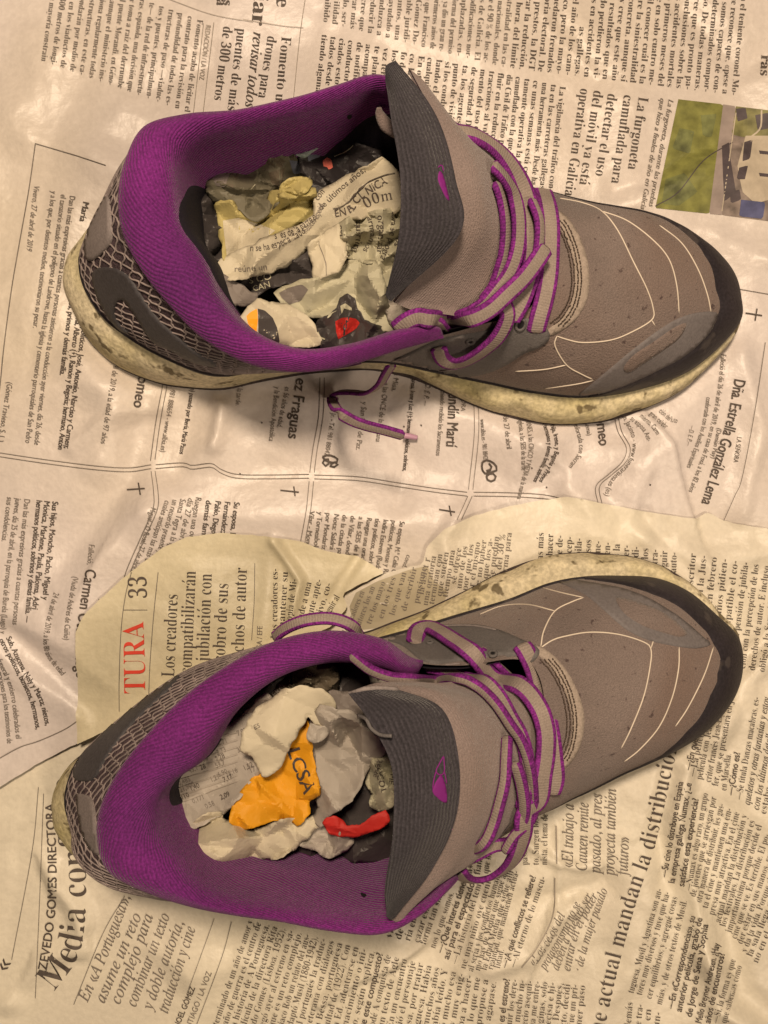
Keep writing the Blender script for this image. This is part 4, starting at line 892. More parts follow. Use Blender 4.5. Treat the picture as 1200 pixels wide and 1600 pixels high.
S2 = [dict(s=(542,-230),o=(850,1110,214),hm=42,ku=62,ko=.50,dr=10), dict(s=(534,-184),o=(850,1090,214),hm=44,ku=60,ko=.50,dr=10), dict(s=(503,-143),o=(846,1068,214),hm=46,ku=58,ko=.5,dr=10,**{'in':14}), dict(s=(463,-105),o=(840,1052,214),hm=48,ku=58,ko=.5,dr=12,**{'in':18}),
      dict(s=(414,-80),o=(832,1040,215),hm=50,ku=56,ko=.48,dr=16,**{'in':22}), dict(s=(355,-66),o=(820,1033,216),hm=52,ku=58,ko=.45,dr=18,**{'in':31}), dict(s=(296,-64),o=(805,1030,218),hm=52,ku=60,ko=.42,dr=22,**{'in':34}), dict(s=(236,-73),o=(785,1031,220),hm=52,ku=62,ko=.4,dr=28,**{'in':36}),
      dict(s=(167,-100),o=(760,1035,222),hm=52,ku=62,ko=.35,dr=36,**{'in':36}), dict(s=(95,-138),o=(715,1040,227),hm=52,ku=64,ko=.3,dr=46,**{'in':20}), dict(s=(20,-170),o=(648,1034,233),hm=58,ku=64,ko=.3,dr=52,w=34,dn=60,**{'in':10}), dict(s=(-60,-194),b=18,o=(598,1003,236),hm=68,ku=60,ko=.3,dr=56,w=44,dn=60,**{'in':4}),
      dict(s=(-158,-201),b=22,o=(518,990,238),hm=76,ku=56,ko=.3,dr=56,w=48,dn=60,**{'in':3}), dict(s=(-225,-217),b=24,o=(440,1003,242),hm=80,ku=55,ko=.3,dr=58,w=56,dn=60,**{'in':3}), dict(s=(-290,-246),b=26,o=(370,1036,248),hm=84,ku=52,ko=.32,dr=60,w=70,dn=60,**{'in':-4}), dict(s=(-374,-308),b=26,o=(298,1086,258),hm=88,ku=48,ko=.35,dr=60,w=80,dn=60,dark=35,**{'in':-4}),
      dict(s=(-440,-358),b=18,o=(233,1152,269),hm=90,ku=46,ko=.38,dr=60,w=86,dn=60,dark=33,**{'in':4}), dict(s=(-488,-396),o=(188,1210,277),hm=92,ku=46,ko=.40,dr=60,w=88,dn=60,dark=32,**{'in':42}), dict(s=(-504,-437),o=(162,1268,283),hm=92,ku=48,ko=.42,dr=62,w=88,dn=60,dark=32,**{'in':54}), dict(s=(-495,-482),o=(162,1322,286),hm=90,ku=52,ko=.42,dr=62,w=90,dn=60,dark=33,**{'in':56}),
      dict(s=(-468,-515),o=(184,1362,288),hm=88,ku=60,ko=.40,dr=60,w=84,dn=70,dark=37,**{'in':42}), dict(s=(-420,-537),crest=(243,1394,311),hm=86,ku=66,ko=.35,dr=56,w=60,dn=90,dark=45,**{'in':22}), dict(s=(-355,-548),crest=(300,1411,312),hm=84,ku=66,ko=.3,dr=56,w=36,dn=110,dark=51), dict(s=(-280,-553),crest=(365,1424,312),hm=82,ku=62,ko=.3,dr=56,w=26,dn=125),
      dict(s=(-190,-553),crest=(450,1436,310),hm=78,ku=60,ko=.3,dr=56,w=24,dn=130), dict(s=(-100,-548),crest=(530,1450,308),hm=74,ku=60,ko=.3,dr=56,w=24,dn=130), dict(s=(-20,-540),crest=(592,1453,306),hm=70,ku=60,ko=.3,dr=56,w=24,dn=130), dict(s=(50,-528),crest=(645,1431,300),hm=66,ku=60,ko=.3,dr=56,w=24,dn=120),
      dict(s=(115,-505),crest=(700,1384,290),hm=62,ku=60,ko=.3,dr=50,w=22,dn=110), dict(s=(190,-465),o=(765,1318,254),hm=56,ku=62,ko=.3,dr=46,b=2), dict(s=(262,-432),o=(808,1268,236),hm=52,ku=66,ko=.35,dr=36,b=1), dict(s=(340,-398),o=(830,1215,222),hm=48,ku=66,ko=.42,dr=24,b=0), dict(s=(436,-358),o=(842,1170,216),hm=46,ku=64,ko=.48,dr=14,b=0),
      dict(s=(496,-318),o=(848,1140,214),hm=44,ku=62,ko=.50,dr=10,b=0), dict(s=(530,-274),o=(850,1125,214),hm=42,ku=62,ko=.50,dr=10)]
A1 = build_shoe(S1, 8, 25, (0, 330), 'upper shoe of the pair, its lace end trailing on the grey newspaper', False)
A2 = build_shoe(S2, 10, 28, (0, -320), 'lower shoe of the pair, standing on the yellowed scrap, stuffed with yellow and white paper', True)
# ---------------------------------------------------------------- overlays, seams, stitching
def dress(sh, d):
    R = sh.root; bv = sh.bv
    sh.band('toe_bumper', d['bumper'], M['bumper'], 3.0, ext=d['bumper_ext'])
    ov = patch('toe_overlay', d['overlay'], bv, 1.8, M['overlay'], R)
    bo = bvh_of([ov]); patch('overlay_window', d['window'], bo, 0.9, M['knit'], ov, 5)
    for P in d['seams']: cord('seam_line', P, bv, 1.0, M['seam'], R, 0.3)
    cp = patch('vamp_trim', d['crescent'], bv, 1.6, M['crescent'], R, 6)
    bcp = bvh_of([cp, sh.upper]); parts = []
    rr = np.random.RandomState(3)
    for k, off in enumerate((-9, -4, 1, 6)):
        P = resample(cr(np.array(d['stitch'], float), 8), 4.2); T = np.gradient(P, axis=0); T /= np.linalg.norm(T, axis=1)[:, None]
        Q = P+np.stack([T[:, 1], -T[:, 0]], 1)*(off*d.get('sd', 1)); L = len(Q)
        for i in range(1+k, L-1-k):
            a = Q[i]-T[i]*1.5+rr.randn(2)*.4; b = Q[i]+T[i]*1.5+rr.randn(2)*.4
            ha, hb = hit(bcp, *a), hit(bcp, *b)
            if ha and hb:
                pa, pb = ha[0]+ha[1]*0.5, hb[0]+hb[1]*0.5
                parts.append(tube([pa, (pa+pb)/2+ha[1]*0.6, pb], 0.95, 4))
    V, F = merge(parts); o = mesh('stitching', V, F, M['stitch'], R); o['kind'] = 'stuff'
    es = patch('eyestay', d['eyestay'], bv, 3.0, M['eyestay'], R, 6)
    bes = bvh_of([es, sh.upper])
    for P in d['piping']: cord('piping', P, bes, 1.7, M['patch'], es, 0.3)
    for (x, y, r) in d['eyelets']:
        h = hit(bes, x, y)
        if h is None: continue
        c, nr = h[0], Vector(h[1]); t = nr.cross(Vector((1, 0, 0))).normalized(); s = nr.cross(t)
        P = [c+np.array(t)*r*math.cos(a)+np.array(s)*r*0.8*math.sin(a)+h[1]*1.0 for a in np.linspace(0, 2*math.pi, 15)]
        V, F = tube(P, 2.2, 6); e = mesh('eyelet', V, F, M['eyestay'], es)
        V = [c+h[1]*1.2]+[q for q in P[:-1]]; mesh('eyelet_hole', V, [(0, i, i % 14+1) for i in range(1, 15)], M['black'], e, False)
    for P in d['heel']: patch('heel_patch' if P[0] == 'patch' else 'heel_counter', P[1], sh.bv if P[0] != 'patch' else bv, 3.0, M[P[0]], R, 5)
D1 = dict(
 bumper=[(882,622),(925,617),(967,603),(1000,590),(1033,573),(1062,558),(1085,541),(1110,517),(1119,495),(1121,465),(1112,425),(1090,385),(1050,350),(1000,322),(955,303)], bumper_ext=(0, 0),
 overlay=[(897,624),(930,595),(960,570),(990,545),(1030,515),(1065,495),(1100,487),(1120,489),(1117,500),(1108,519),(1085,543),(1060,561),(1033,575),(1000,591),(967,605),(925,620)],
 window=[(1073,506),(1060,529),(1030,551),(1000,571),(982,582),(974,575),(990,555),(1020,535),(1050,514),(1066,506)],
 seams=[[(875,310),(910,317),(940,330),(965,360),(990,410),(1010,450),(1020,480),(1018,500),(980,522),(950,532),(910,535),(885,530),(870,525)],[(1018,500),(1024,510)],[(940,330),(980,345),(1020,375),(1045,405),(1057,445),(1061,490)],[(1030,352),(1065,380),(1090,420),(1105,460),(1111,489)],
        [(870,525),(867,540),(885,570),(910,585),(927,593)],[(885,570),(850,577),(805,580)],[(927,594),(900,600),(850,607)]],
 crescent=[(858,322),(885,340),(905,370),(918,410),(920,445),(914,475),(895,503),(862,524),(856,515),(878,498),(893,470),(898,440),(895,405),(884,372),(866,345),(854,330)],
 stitch=[(866,336),(885,362),(898,400),(902,440),(896,474),(880,500),(862,514)], sd=1,
 eyestay=[(515,595),(540,582),(580,571),(615,561),(645,548),(680,532),(712,524),(750,518),(790,506),(815,497),(835,500),(852,510),(858,522),(855,532),(840,543),(818,551),(795,566),(764,580),(730,586),(680,587),(640,591),(590,596),(540,600)],
 piping=[[(640,588),(665,582),(690,579),(712,576),(730,571)],[(520,596),(545,586),(575,577),(600,568),(640,556)]],
 eyelets=[(813,507,8),(776,537,7),(735,533,6),(606,577,5)],
 heel=[('patch',[(143,330),(150,307),(161,294),(170,303),(174,335),(176,372),(168,388),(150,404),(141,407),(135,397),(135,365)]),
       ('counter',[(147,428),(157,418),(180,419),(203,433),(227,470),(250,500),(287,533),(313,553),(336,564),(335,571),(300,563),(267,545),(243,535),(228,516),(208,484),(193,467),(183,472),(180,490),(188,506),(203,519),(190,515),(175,500),(158,472),(149,448)])])
D2 = dict(
 bumper=[(850,897),(880,899),(900,902),(940,909),(975,915),(1010,926),(1040,940),(1068,957),(1092,978),(1110,1000),(1121,1025),(1121,1050),(1108,1088),(1082,1130),(1050,1165),(1015,1192),(975,1220)], bumper_ext=(0, 0),
 overlay=[(857,905),(880,905),(910,909),(940,914),(975,921),(1010,934),(1035,948),(1060,964),(1080,980),(1100,998),(1110,1007),(1090,1013),(1070,1012),(1045,1008),(1015,1001),(980,985),(945,955),(915,930),(880,913)],
 window=[(962,934),(980,936),(1000,942),(1022,950),(1042,961),(1062,977),(1074,990),(1062,995),(1045,991),(1010,980),(985,966),(970,952)],
 seams=[[(845,1012),(862,1001),(880,995),(920,988),(965,991),(1005,1003),(1017,1015),(1015,1045),(1005,1090),(985,1140),(970,1170)],[(1017,1013),(1022,997)],[(1061,1010),(1060,1045),(1050,1090),(1030,1135),(1000,1170),(975,1190)],[(1115,1010),(1100,1055),(1075,1105),(1055,1135)],
        [(845,1010),(850,985),(867,955),(895,940),(912,934)],[(867,955),(825,945),(785,947),(750,960)],[(912,934),(880,927),(845,918)]],
 crescent=[(838,1008),(862,1022),(885,1048),(902,1080),(912,1115),(910,1150),(898,1182),(876,1204),(866,1200),(884,1176),(893,1146),(892,1112),(882,1080),(866,1052),(848,1030),(835,1018)],
 stitch=[(848,1022),(868,1045),(884,1075),(893,1110),(894,1145),(886,1175),(872,1198)], sd=1,
 eyestay=[(560,992),(590,980),(625,978),(660,981),(710,978),(750,979),(785,988),(815,1001),(838,1012),(842,1022),(828,1036),(808,1040),(790,1025),(770,1026),(740,1032),(712,1034),(680,1038),(655,1030),(630,1010),(600,1000)],
 piping=[[(606,981),(650,982),(700,978),(740,978),(775,984)],[(640,1035),(680,1040),(720,1037)]],
 eyelets=[(797,1035,8),(770,1022,6),(672,1004,5)],
 heel=[('patch',[(122,1244),(134,1242),(146,1250),(152,1290),(158,1330),(152,1333),(138,1318),(128,1290)]),
       ('counter',[(140,1130),(170,1105),(210,1080),(262,1045),(292,1040),(270,1072),(235,1105),(200,1140),(170,1180),(150,1216),(133,1221),(118,1215),(120,1185)])])
dress(A1, D1); dress(A2, D2)

# ---------------------------------------------------------------- tongues
def skin(name, rows, mat, parent, thick=5, sub=8, uvs=1.0):
    g = np.array([[G(*p) for p in r] for r in rows]); nr, nc, _ = g.shape
    a = cr(g.reshape(nr, -1), sub).reshape(-1, nc, 3)
    b = cr(a.transpose(1, 0, 2).reshape(nc, -1), sub).reshape(-1, len(a), 3).transpose(1, 0, 2)
    b[..., 2] += vnoise(b[..., 0]+700, b[..., 1]+700, 48, 77)*3.2
    du = np.cumsum(np.r_[0, np.linalg.norm(np.diff(b, axis=1), axis=2).mean(0)]); dv = np.cumsum(np.r_[0, np.linalg.norm(np.diff(b, axis=0), axis=2).mean(1)])
    uv = np.stack(np.broadcast_arrays(du[None, :], dv[:, None]), -1).reshape(-1, 2)
    nn = np.cross(np.gradient(b, axis=0), np.gradient(b, axis=1)); nn /= np.linalg.norm(nn, axis=2)[..., None]+1e-9
    if nn[..., 2].mean() < 0: nn = -nn
    lo = b-nn*thick; R, C = b.shape[:2]; V = np.vstack([b.reshape(-1, 3), lo.reshape(-1, 3)]); n = R*C
    F = gridfaces(R, C); F += [tuple(i+n for i in f)[::-1] for f in F]
    loop = [c for c in range(C)]+[r*C+C-1 for r in range(1, R)]+[(R-1)*C+c for c in range(C-2, -1, -1)]+[r*C for r in range(R-2, 0, -1)]
    F += [(loop[i], loop[(i+1) % len(loop)], loop[(i+1) % len(loop)]+n, loop[i]+n) for i in range(len(loop))]
    return mesh(name, V, F, mat, parent, True, np.vstack([uv, uv]))
TB1 = skin('tongue', [
 [(640,108,300),(676,185,328),(696,280,334),(702,362,316),(616,473,286)], [(668,135,300),(712,200,325),(742,285,328),(742,372,304),(650,486,264)],
 [(706,196,280),(748,230,298),(768,292,300),(768,382,280),(700,492,245)], [(765,236,248),(790,272,262),(803,330,262),(800,405,250),(750,500,229)], [(812,292,220),(834,335,226),(842,375,228),(840,425,222),(800,492,214)]], M['tongue'], A1.root)
TT1 = skin('tongue_lip', [
 [(602,125,322),(612,190,360),(626,285,376),(621,385,350),(602,460,302)], [(603,104,328),(645,190,370),(670,290,380),(666,378,352),(606,467,300)],
 [(618,95,330),(682,180,352),(712,280,360),(718,366,344),(611,471,298)]], M['dark_knit'], A1.root)
TB2 = skin('tongue', [
 [(556,1078,318),(600,1120,335),(640,1200,345),(640,1290,345),(620,1370,325),(610,1436,302)], [(590,1067,316),(668,1082,334),(724,1165,345),(724,1275,342),(694,1358,318),(626,1438,300)],
 [(640,1064,298),(722,1092,312),(764,1170,318),(762,1268,315),(724,1345,298),(650,1410,292)], [(690,1066,264),(768,1100,276),(800,1170,280),(796,1255,275),(758,1330,270),(700,1372,276)], [(762,1058,226),(820,1088,228),(842,1150,228),(838,1228,225),(800,1288,238),(748,1345,256)]], M['tongue'], A2.root)
TT2 = skin('tongue_lip', [
 [(544,1083,330),(580,1132,362),(612,1200,378),(614,1300,380),(603,1388,350),(604,1432,318)], [(578,1076,334),(640,1110,366),(666,1200,384),(666,1290,382),(640,1368,350),(610,1436,316)],
 [(622,1076,328),(690,1106,350),(716,1180,362),(714,1270,358),(680,1352,332),(617,1433,314)]], M['dark_knit'], A2.root)
b1, b2 = bvh_of([TT1]), bvh_of([TT2])
patch('tongue_logo', [(686,268),(690,270),(694,280),(698,296),(702,314),(696,308),(689,294),(684,280)], b1, 0.8, M['logo'], TT1, 3, 2)
patch('tongue_logo', [(687,1212),(692,1216),(697,1232),(698,1253),(690,1252),(683,1246),(675,1235)], b2, 0.8, M['logo'], TT2, 3, 2)
cord('logo_outline', [(684,262),(690,258),(693,268)], b1, 0.8, M['logo'], TT1, 0.3, 3)
for P in ([(693,1181),(687,1192),(681,1205),(688,1211),(694,1205),(693,1181)], [(681,1205),(677,1222),(676,1233)], [(694,1205),(698,1225)]): cord('logo_outline', P, b2, 0.8, M['logo'], TT2, 0.3, 3)
cord('tongue_rim', [(545,1083),(561,1078),(590,1076),(623,1078)], b2, 3.2, M['patch'], TT2, 0.5)
# small loop sticking out behind the lip of the upper shoe, ripped binding of the lower one
V, F = tube(cr(np.array([G(592,168,262), G(594,180,255), G(604,196,250), G(618,207,250), G(632,212,248)]), 6), np.r_[np.linspace(3, 9, 12), np.linspace(9, 6, 13)], 8, 0.6)
mesh('pull_loop', V, F, M['tongue'], A1.root)
P = cr(np.array([G(560,1118,350), G(572,1124,366), G(580,1138,372), G(594,1148,378), G(612,1150,386)]), 6); V, F = tube(P, 2.2, 7); mesh('torn_binding', V, F, M['eyestay'], TT2)
# small worn holes in the lining
for (x, y, o, r) in ((546,182,A1,5.5), (568,1399,A2,6)):
    h = hit(bvh_of([o.collar]), x, y)
    if h:
        c, nr = h[0], Vector(h[1]); t = nr.cross(Vector((0.2, 1, 0))).normalized(); s = nr.cross(t)
        V = [c+h[1]*0.7]+[c+np.array(t)*r*(1+.25*math.sin(3*a))*math.cos(a)+np.array(s)*r*.6*math.sin(a)+h[1]*0.7 for a in np.linspace(0, 2*math.pi, 13)[:-1]]
        mesh('worn_hole', V, [(0, i, i % 12+1) for i in range(1, 13)], M['black'], o.root, False)

# ---------------------------------------------------------------- laces
def lace(sh, bvh, pts, w=24, twist=0, lift=6, t=4.2, twist2=None, name='lace', edges=True):
    P = []
    for p in pts:
        if len(p) >= 4 or p[2:] and p[2] > 40: P.append(G(p[0], p[1], p[2]))
        else:
            h = hit(bvh, p[0], p[1]); l = lift if len(p) < 3 else p[2]
            P.append(h[0]+h[1]*l if h is not None else G(p[0], p[1], 200))
    P = resample(cr(np.array(P), 8), 4.0); k = np.ones(5)/5
    z = np.convolve(np.pad(P[:, 2], 2, 'edge'), k, 'valid'); P[:, 2] = z
    n = len(P); T = np.gradient(P, axis=0); T /= np.linalg.norm(T, axis=1)[:, None]
    cen = np.array([P[:, 0].mean(), (330 if sh is A1 else -320), 60.0])
    NS = 16; V = []; uv = []; L = 0
    tw = np.linspace(twist, twist if twist2 is None else twist2, n)
    for i in range(n):
        up = P[i]-np.array([P[i][0]-30, cen[1], 60.0]); up[2] = abs(up[2])*1.25; up = up/np.linalg.norm(up)
        s = np.cross(T[i], up); s /= np.linalg.norm(s)+1e-9; u = np.cross(s, T[i])
        a0 = math.radians(tw[i]); s2 = s*math.cos(a0)+u*math.sin(a0); u2 = -s*math.sin(a0)+u*math.cos(a0)
        e = 1.0 if 0 < i < n-1 else 0.5
        if i: L += 4
        for q in range(NS):
            a = 2*math.pi*q/NS; ca, sa = math.cos(a), math.sin(a)
            x = math.copysign(abs(ca)**0.55, ca)*w/2*e; y = math.copysign(abs(sa)**0.8, sa)*t*(1.25 if abs(ca) > 0.85 else 1)*e
            V.append(P[i]+s2*x+u2*y); uv.append((L, q))
    F = gridfaces(n, NS, True); mi = []
    for f in F:
        q = f[0] % NS; a = 2*math.pi*(q+0.5)/NS; mi.append(1 if edges and abs(math.cos(a)) > 0.5 else 0)
    F.append(tuple(range(NS))[::-1]); F.append(tuple((n-1)*NS+q for q in range(NS))); mi += [0, 0]
    return mesh(name, V, F, [M['lace'], M['lace_edge']], sh.root, True, uv, mi)
BL1 = bvh_of([A1.upper, A1.heel, A1.collar, TB1, TT1]); BL2 = bvh_of([A2.upper, A2.heel, A2.collar, TB2, TT2])
# upper shoe
lace(A1, BL1, [(846,300,3),(853,325,4),(857,355,6),(857,395,6),(855,430,6),(849,465,5),(840,500,3),(836,520,1)], 27)
lace(A1, BL1, [(697,197,298),(712,206,298),(742,212,290),(775,233,272),(800,262,258),(818,298,248),(828,340,244),(832,385,240),(826,430,236),(812,470,230),(795,500,224)], 30, 8, twist2=0)
lace(A1, BL1, [(758,262,10),(776,285,12),(790,310,12),(798,345,12),(798,385,12),(788,420,12),(768,450,12),(748,475,10),(722,490,9),(700,497,9)], 20, 14)
lace(A1, BL1, [(768,285,5),(777,315,6),(783,350,6),(782,390,6),(775,420,6),(765,448,6),(748,470,6)], 15, 40, t=4.5)
lace(A1, BL1, [(815,318,14),(825,350,17),(826,385,17),(820,415,16),(804,440,16),(786,462,14)], 16, 35, t=4.5)
lace(A1, BL1, [(832,388,22),(818,408,22),(800,430,23),(778,453,23),(752,478,22),(725,492,18),(700,499,14),(675,498,264),(652,496,262),(634,503,258),(618,516,245)], 24, 12)
lace(A1, BL1, [(740,505,8),(720,513,8),(700,517,8),(680,510,8),(655,500,10)], 13, 40, t=4)
lace(A1, BL1, [(778,468,12),(784,490,14),(776,512,14),(757,532,14),(731,549,14),(708,554,14),(692,548,12),(684,536,6)], 24, 20)
lace(A1, BL1, [(612,570,190),(603,584,165),(592,602,130),(572,614,95),(548,613,70),(527,614,52),(519,624,44),(528,642,36),(548,656,31),(572,665,29),(600,672,28),(632,681,27)], 17, 25, t=3, twist2=0)
P = cr(np.array([G(630,680,27), G(642,682,27), G(652,684,26)]), 5); V, F = tube(P, np.linspace(5, 3.6, len(P)), 8); mesh('aglet', V, F, M['aglet'], A1.root)
# lower shoe
lace(A2, BL2, [(813,1008,2),(822,1022,4),(838,1060,6),(850,1100,6),(857,1145,6),(861,1185,6),(863,1215,5),(858,1240,2)], 28)
lace(A2, BL2, [(753,1016,4),(775,1036,6),(795,1055,8),(808,1080,8)], 12, 50, t=4.5)
lace(A2, BL2, [(648,1010,3),(655,997,10),(673,992,12),(690,999,12),(711,1014,13),(740,1036,14),(770,1060,15),(802,1083,16),(824,1108,18),(834,1140,18),(833,1173,18),(828,1205,18),(823,1240,18),(821,1270,265),(816,1308,250),(801,1345,220),(777,1366,200),(750,1375,200),(727,1372,215),(713,1358,250)], 27, -12, twist2=25)
lace(A2, BL2, [(664,1040,6),(695,1046,9),(727,1060,10),(753,1076,11),(772,1096,11),(788,1125,11),(802,1150,11),(812,1185,10),(812,1225,9),(806,1260,9)], 19, -16, t=4)
lace(A2, BL2, [(548,1022,262),(562,1034,262),(582,1048,262),(612,1058,262),(645,1061,268),(680,1063,10),(712,1070,10),(740,1083,11),(763,1106,12),(784,1136,13),(800,1160,14),(811,1192,15),(816,1230,16),(815,1265,16),(805,1305,262),(788,1332,255)], 13, -48, t=5.5)
lace(A2, BL2, [(786,1150,6),(782,1187,8),(780,1218,8),(772,1252,8),(762,1285,8),(748,1312,8),(728,1328,270),(706,1335,275)], 14, -45, t=5)
lace(A2, BL2, [(792,1190,12),(802,1225,13),(804,1262,14),(794,1298,14),(772,1322,258),(738,1338,262),(704,1344,272)], 16, -40, t=5)
lace(A2, BL2, [(428,998,190),(440,986,205),(458,976,216),(480,969,222),(510,966,226),(536,971,226),(555,982,218),(562,996,200)], 17, -20, t=4)

# ---------------------------------------------------------------- crumpled paper in the shoes
PM = {}
def pmat(name, col, rough=0.6, **k):
    if name not in PM: PM[name] = material(name, col, rough, 0.10, 60, 1.6, 220, **k); M[name] = PM[name]
    return PM[name]
pmat('wad_cream', (0.46, 0.41, 0.305)); pmat('wad_pale', (0.40, 0.375, 0.27)); pmat('wad_grey', (0.33, 0.295, 0.255)); pmat('wad_yellow_tint', (0.38, 0.32, 0.13)); pmat('wad_yellow', (0.56, 0.25, 0.008)); pmat('wad_orange', (0.85, 0.30, 0.01))
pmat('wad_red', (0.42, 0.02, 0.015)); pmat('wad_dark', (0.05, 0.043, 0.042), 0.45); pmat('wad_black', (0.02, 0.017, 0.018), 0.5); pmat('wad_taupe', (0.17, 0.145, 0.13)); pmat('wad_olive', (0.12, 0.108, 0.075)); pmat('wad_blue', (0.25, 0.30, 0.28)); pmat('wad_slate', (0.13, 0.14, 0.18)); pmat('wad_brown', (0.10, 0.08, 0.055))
def wad(name, poly, h0, mat, parent, amp=9, cell=38, seed=1, curl=26, slope=(0, 0), step=3.6, prints=(), dome=0, fine=3.0):
    """a fold of crumpled paper; poly in photograph points, h0 height of its middle"""
    rs = np.random.RandomState(seed)
    P = resample(np.array(list(poly)+[poly[0]], float), step)[:-1]; c = P.mean(0)
    T = np.roll(P, -1, 0)-np.roll(P, 1, 0); Nn = np.stack([T[:, 1], -T[:, 0]], 1); Nn /= np.linalg.norm(Nn, axis=1)[:, None]+1e-9
    if ((P-c)*Nn).sum() < 0: Nn = -Nn
    jg = rs.randn(len(P)); jg = (jg+np.roll(jg, 1)+np.roll(jg, 2)+np.roll(jg, 3)*.7); P = P+Nn*(3.5+jg[:, None]*0.55); x0, y0 = P.min(0); x1, y1 = P.max(0)
    gx, gy = np.meshgrid(np.arange(x0, x1, step), np.arange(y0, y1, step)); gx = gx.ravel()+rs.randn(gx.size)*step*.12; gy = gy.ravel()+rs.randn(gy.size)*step*.12
    d = dist_poly(gx, gy, P)[0]; ok = inpoly(gx, gy, P) & (d > step*0.5)
    r = geometry.delaunay_2d_cdt([Vector(p) for p in P]+[Vector((a, b)) for a, b in zip(gx[ok], gy[ok])], [], [list(range(len(P)))], 1, 1e-6)
    q = np.array([(v.x, v.y) for v in r[0]]); d = dist_poly(q[:, 0], q[:, 1], P)[0]; cx, cy = q.mean(0)
    def facets(sp, a, s_):
        """flat facets meeting in sharp creases: random heights on a coarse net"""
        rn = np.random.RandomState(s_); ang = rn.rand()*math.pi; st = 1.55
        R_ = np.array([[math.cos(ang), -math.sin(ang)], [math.sin(ang), math.cos(ang)]])
        e = (q-[cx, cy])@R_; e[:, 0] /= st
        ax, ay = np.meshgrid(np.arange(e[:, 0].min()-sp*1.6, e[:, 0].max()+sp*1.7, sp), np.arange(e[:, 1].min()-sp*1.6, e[:, 1].max()+sp*1.7, sp))
        ax = ax.ravel()+rn.uniform(-.42, .42, ax.size)*sp; ay = ay.ravel()+rn.uniform(-.42, .42, ay.size)*sp; hz = rn.uniform(-1, 1, ax.size)
        dl = geometry.delaunay_2d_cdt([Vector(p) for p in zip(ax, ay)], [], [], 0, 1e-6)
        v = np.array([(w.x, w.y) for w in dl[0]]); src = [o_[0] if o_ else 0 for o_ in dl[3]]; out = np.zeros(len(e))
        for t in dl[2]:
            A_, B_, C_ = v[t[0]], v[t[1]], v[t[2]]; det = (B_[1]-C_[1])*(A_[0]-C_[0])+(C_[0]-B_[0])*(A_[1]-C_[1])
            l1 = ((B_[1]-C_[1])*(e[:, 0]-C_[0])+(C_[0]-B_[0])*(e[:, 1]-C_[1]))/det; l2 = ((C_[1]-A_[1])*(e[:, 0]-C_[0])+(A_[0]-C_[0])*(e[:, 1]-C_[1]))/det; l3 = 1-l1-l2
            m_ = (l1 >= -1e-6) & (l2 >= -1e-6) & (l3 >= -1e-6)
            out[m_] = (l1*hz[src[t[0]]]+l2*hz[src[t[1]]]+l3*hz[src[t[2]]])[m_]
        return out*a
    h = h0-26+facets(cell*0.70, amp*2.3, seed)+facets(cell*0.34, fine*1.1, seed+40)-curl*0.08*np.clip(1-d/5, 0, 1)
    h = h+slope[0]*(q[:, 0]-cx)+slope[1]*(q[:, 1]-cy)+dome*np.clip(d/40, 0, 1)
    V = [G(a, b, c_) for (a, b), c_ in zip(q, h)]
    F = [tuple(f)[::-1] for f in r[2]]
    o = mesh(name, V, F, M[mat], parent, False)
    me = o.data; me.polygons.foreach_set('use_smooth', [True]*len(me.polygons))
    try: me.set_sharp_from_angle(angle=math.radians(12))
    except Exception: pass
    sm = o.modifiers.new('thickness', 'SOLIDIFY'); sm.thickness = 0.6*S; sm.offset = -1
    if prints:
        bv = bvh_of([o]); 
        def PL(px, py, lift):
            out = np.zeros((len(px), 3)); good = np.zeros(len(px), bool)
            for i, (a, b) in enumerate(zip(px, py)):
                hh = hit(bv, a, b)
                if hh is not None: out[i] = hh[0]+hh[1]*lift; good[i] = True
            return out, good
        SURF['w'] = PL; OWNER['w'] = o
        global SHOES_W
        keep = SHOES_W; SHOES_W = []
        for pr in prints:
            if pr[0] == 'area': area_print(('w', pr[1]), pr[2], 4, 0.5)
            elif pr[0] == 'rule': rule(('w', pr[1]), pr[2], pr[3] if len(pr) > 3 else 1.0)
            else: line(('w', pr[0]), *pr[1:]) if len(pr) > 6 else line(('w', pr[0]), *pr[1:], lift=0.8)
        SHOES_W = keep; flush()
    return o
def ball(px, py, h, label, group):
    g = G(px, py, h); e = empty('crumpled_newspaper', (g[0], g[1], 60)); return tag(e, label, 'crumpled paper', group)
GP = 'newspaper wads stuffed in the shoes'
W1 = ball(430, 400, 200, 'crumpled newsprint with text filling the upper shoe', GP)
wad('paper_fold', [(285,290),(300,262),(340,240),(430,215),(560,215),(655,235),(700,330),(690,470),(650,512),(560,538),(450,535),(360,490),(300,410)], 165, 'wad_dark', W1, 12, 50, 3, curl=10, step=6)  # added dark filler sheet; its colour stands in for shade in the gaps
wad('paper_fold', [(318,283),(330,272),(345,300),(352,340),(352,398),(340,405),(325,392),(316,340)], 196, 'wad_dark', W1, 8, 30, 4, curl=20)
wad('paper_fold', [(470,236),(480,220),(505,216),(540,222),(575,232),(612,245),(625,262),(600,284),(560,280),(525,292),(490,304),(476,290),(472,262)], 205, 'wad_black', W1, 8, 36, 5, prints=[('area','wad_slate',[(476,228),(505,220),(500,245),(482,252)]),('area','ink_pink',[(504,252),(511,246),(518,250),(520,262),(514,266),(510,260),(506,262)]),('rule','wad_pale',[(523,246),(540,236),(553,227)],1.6)])
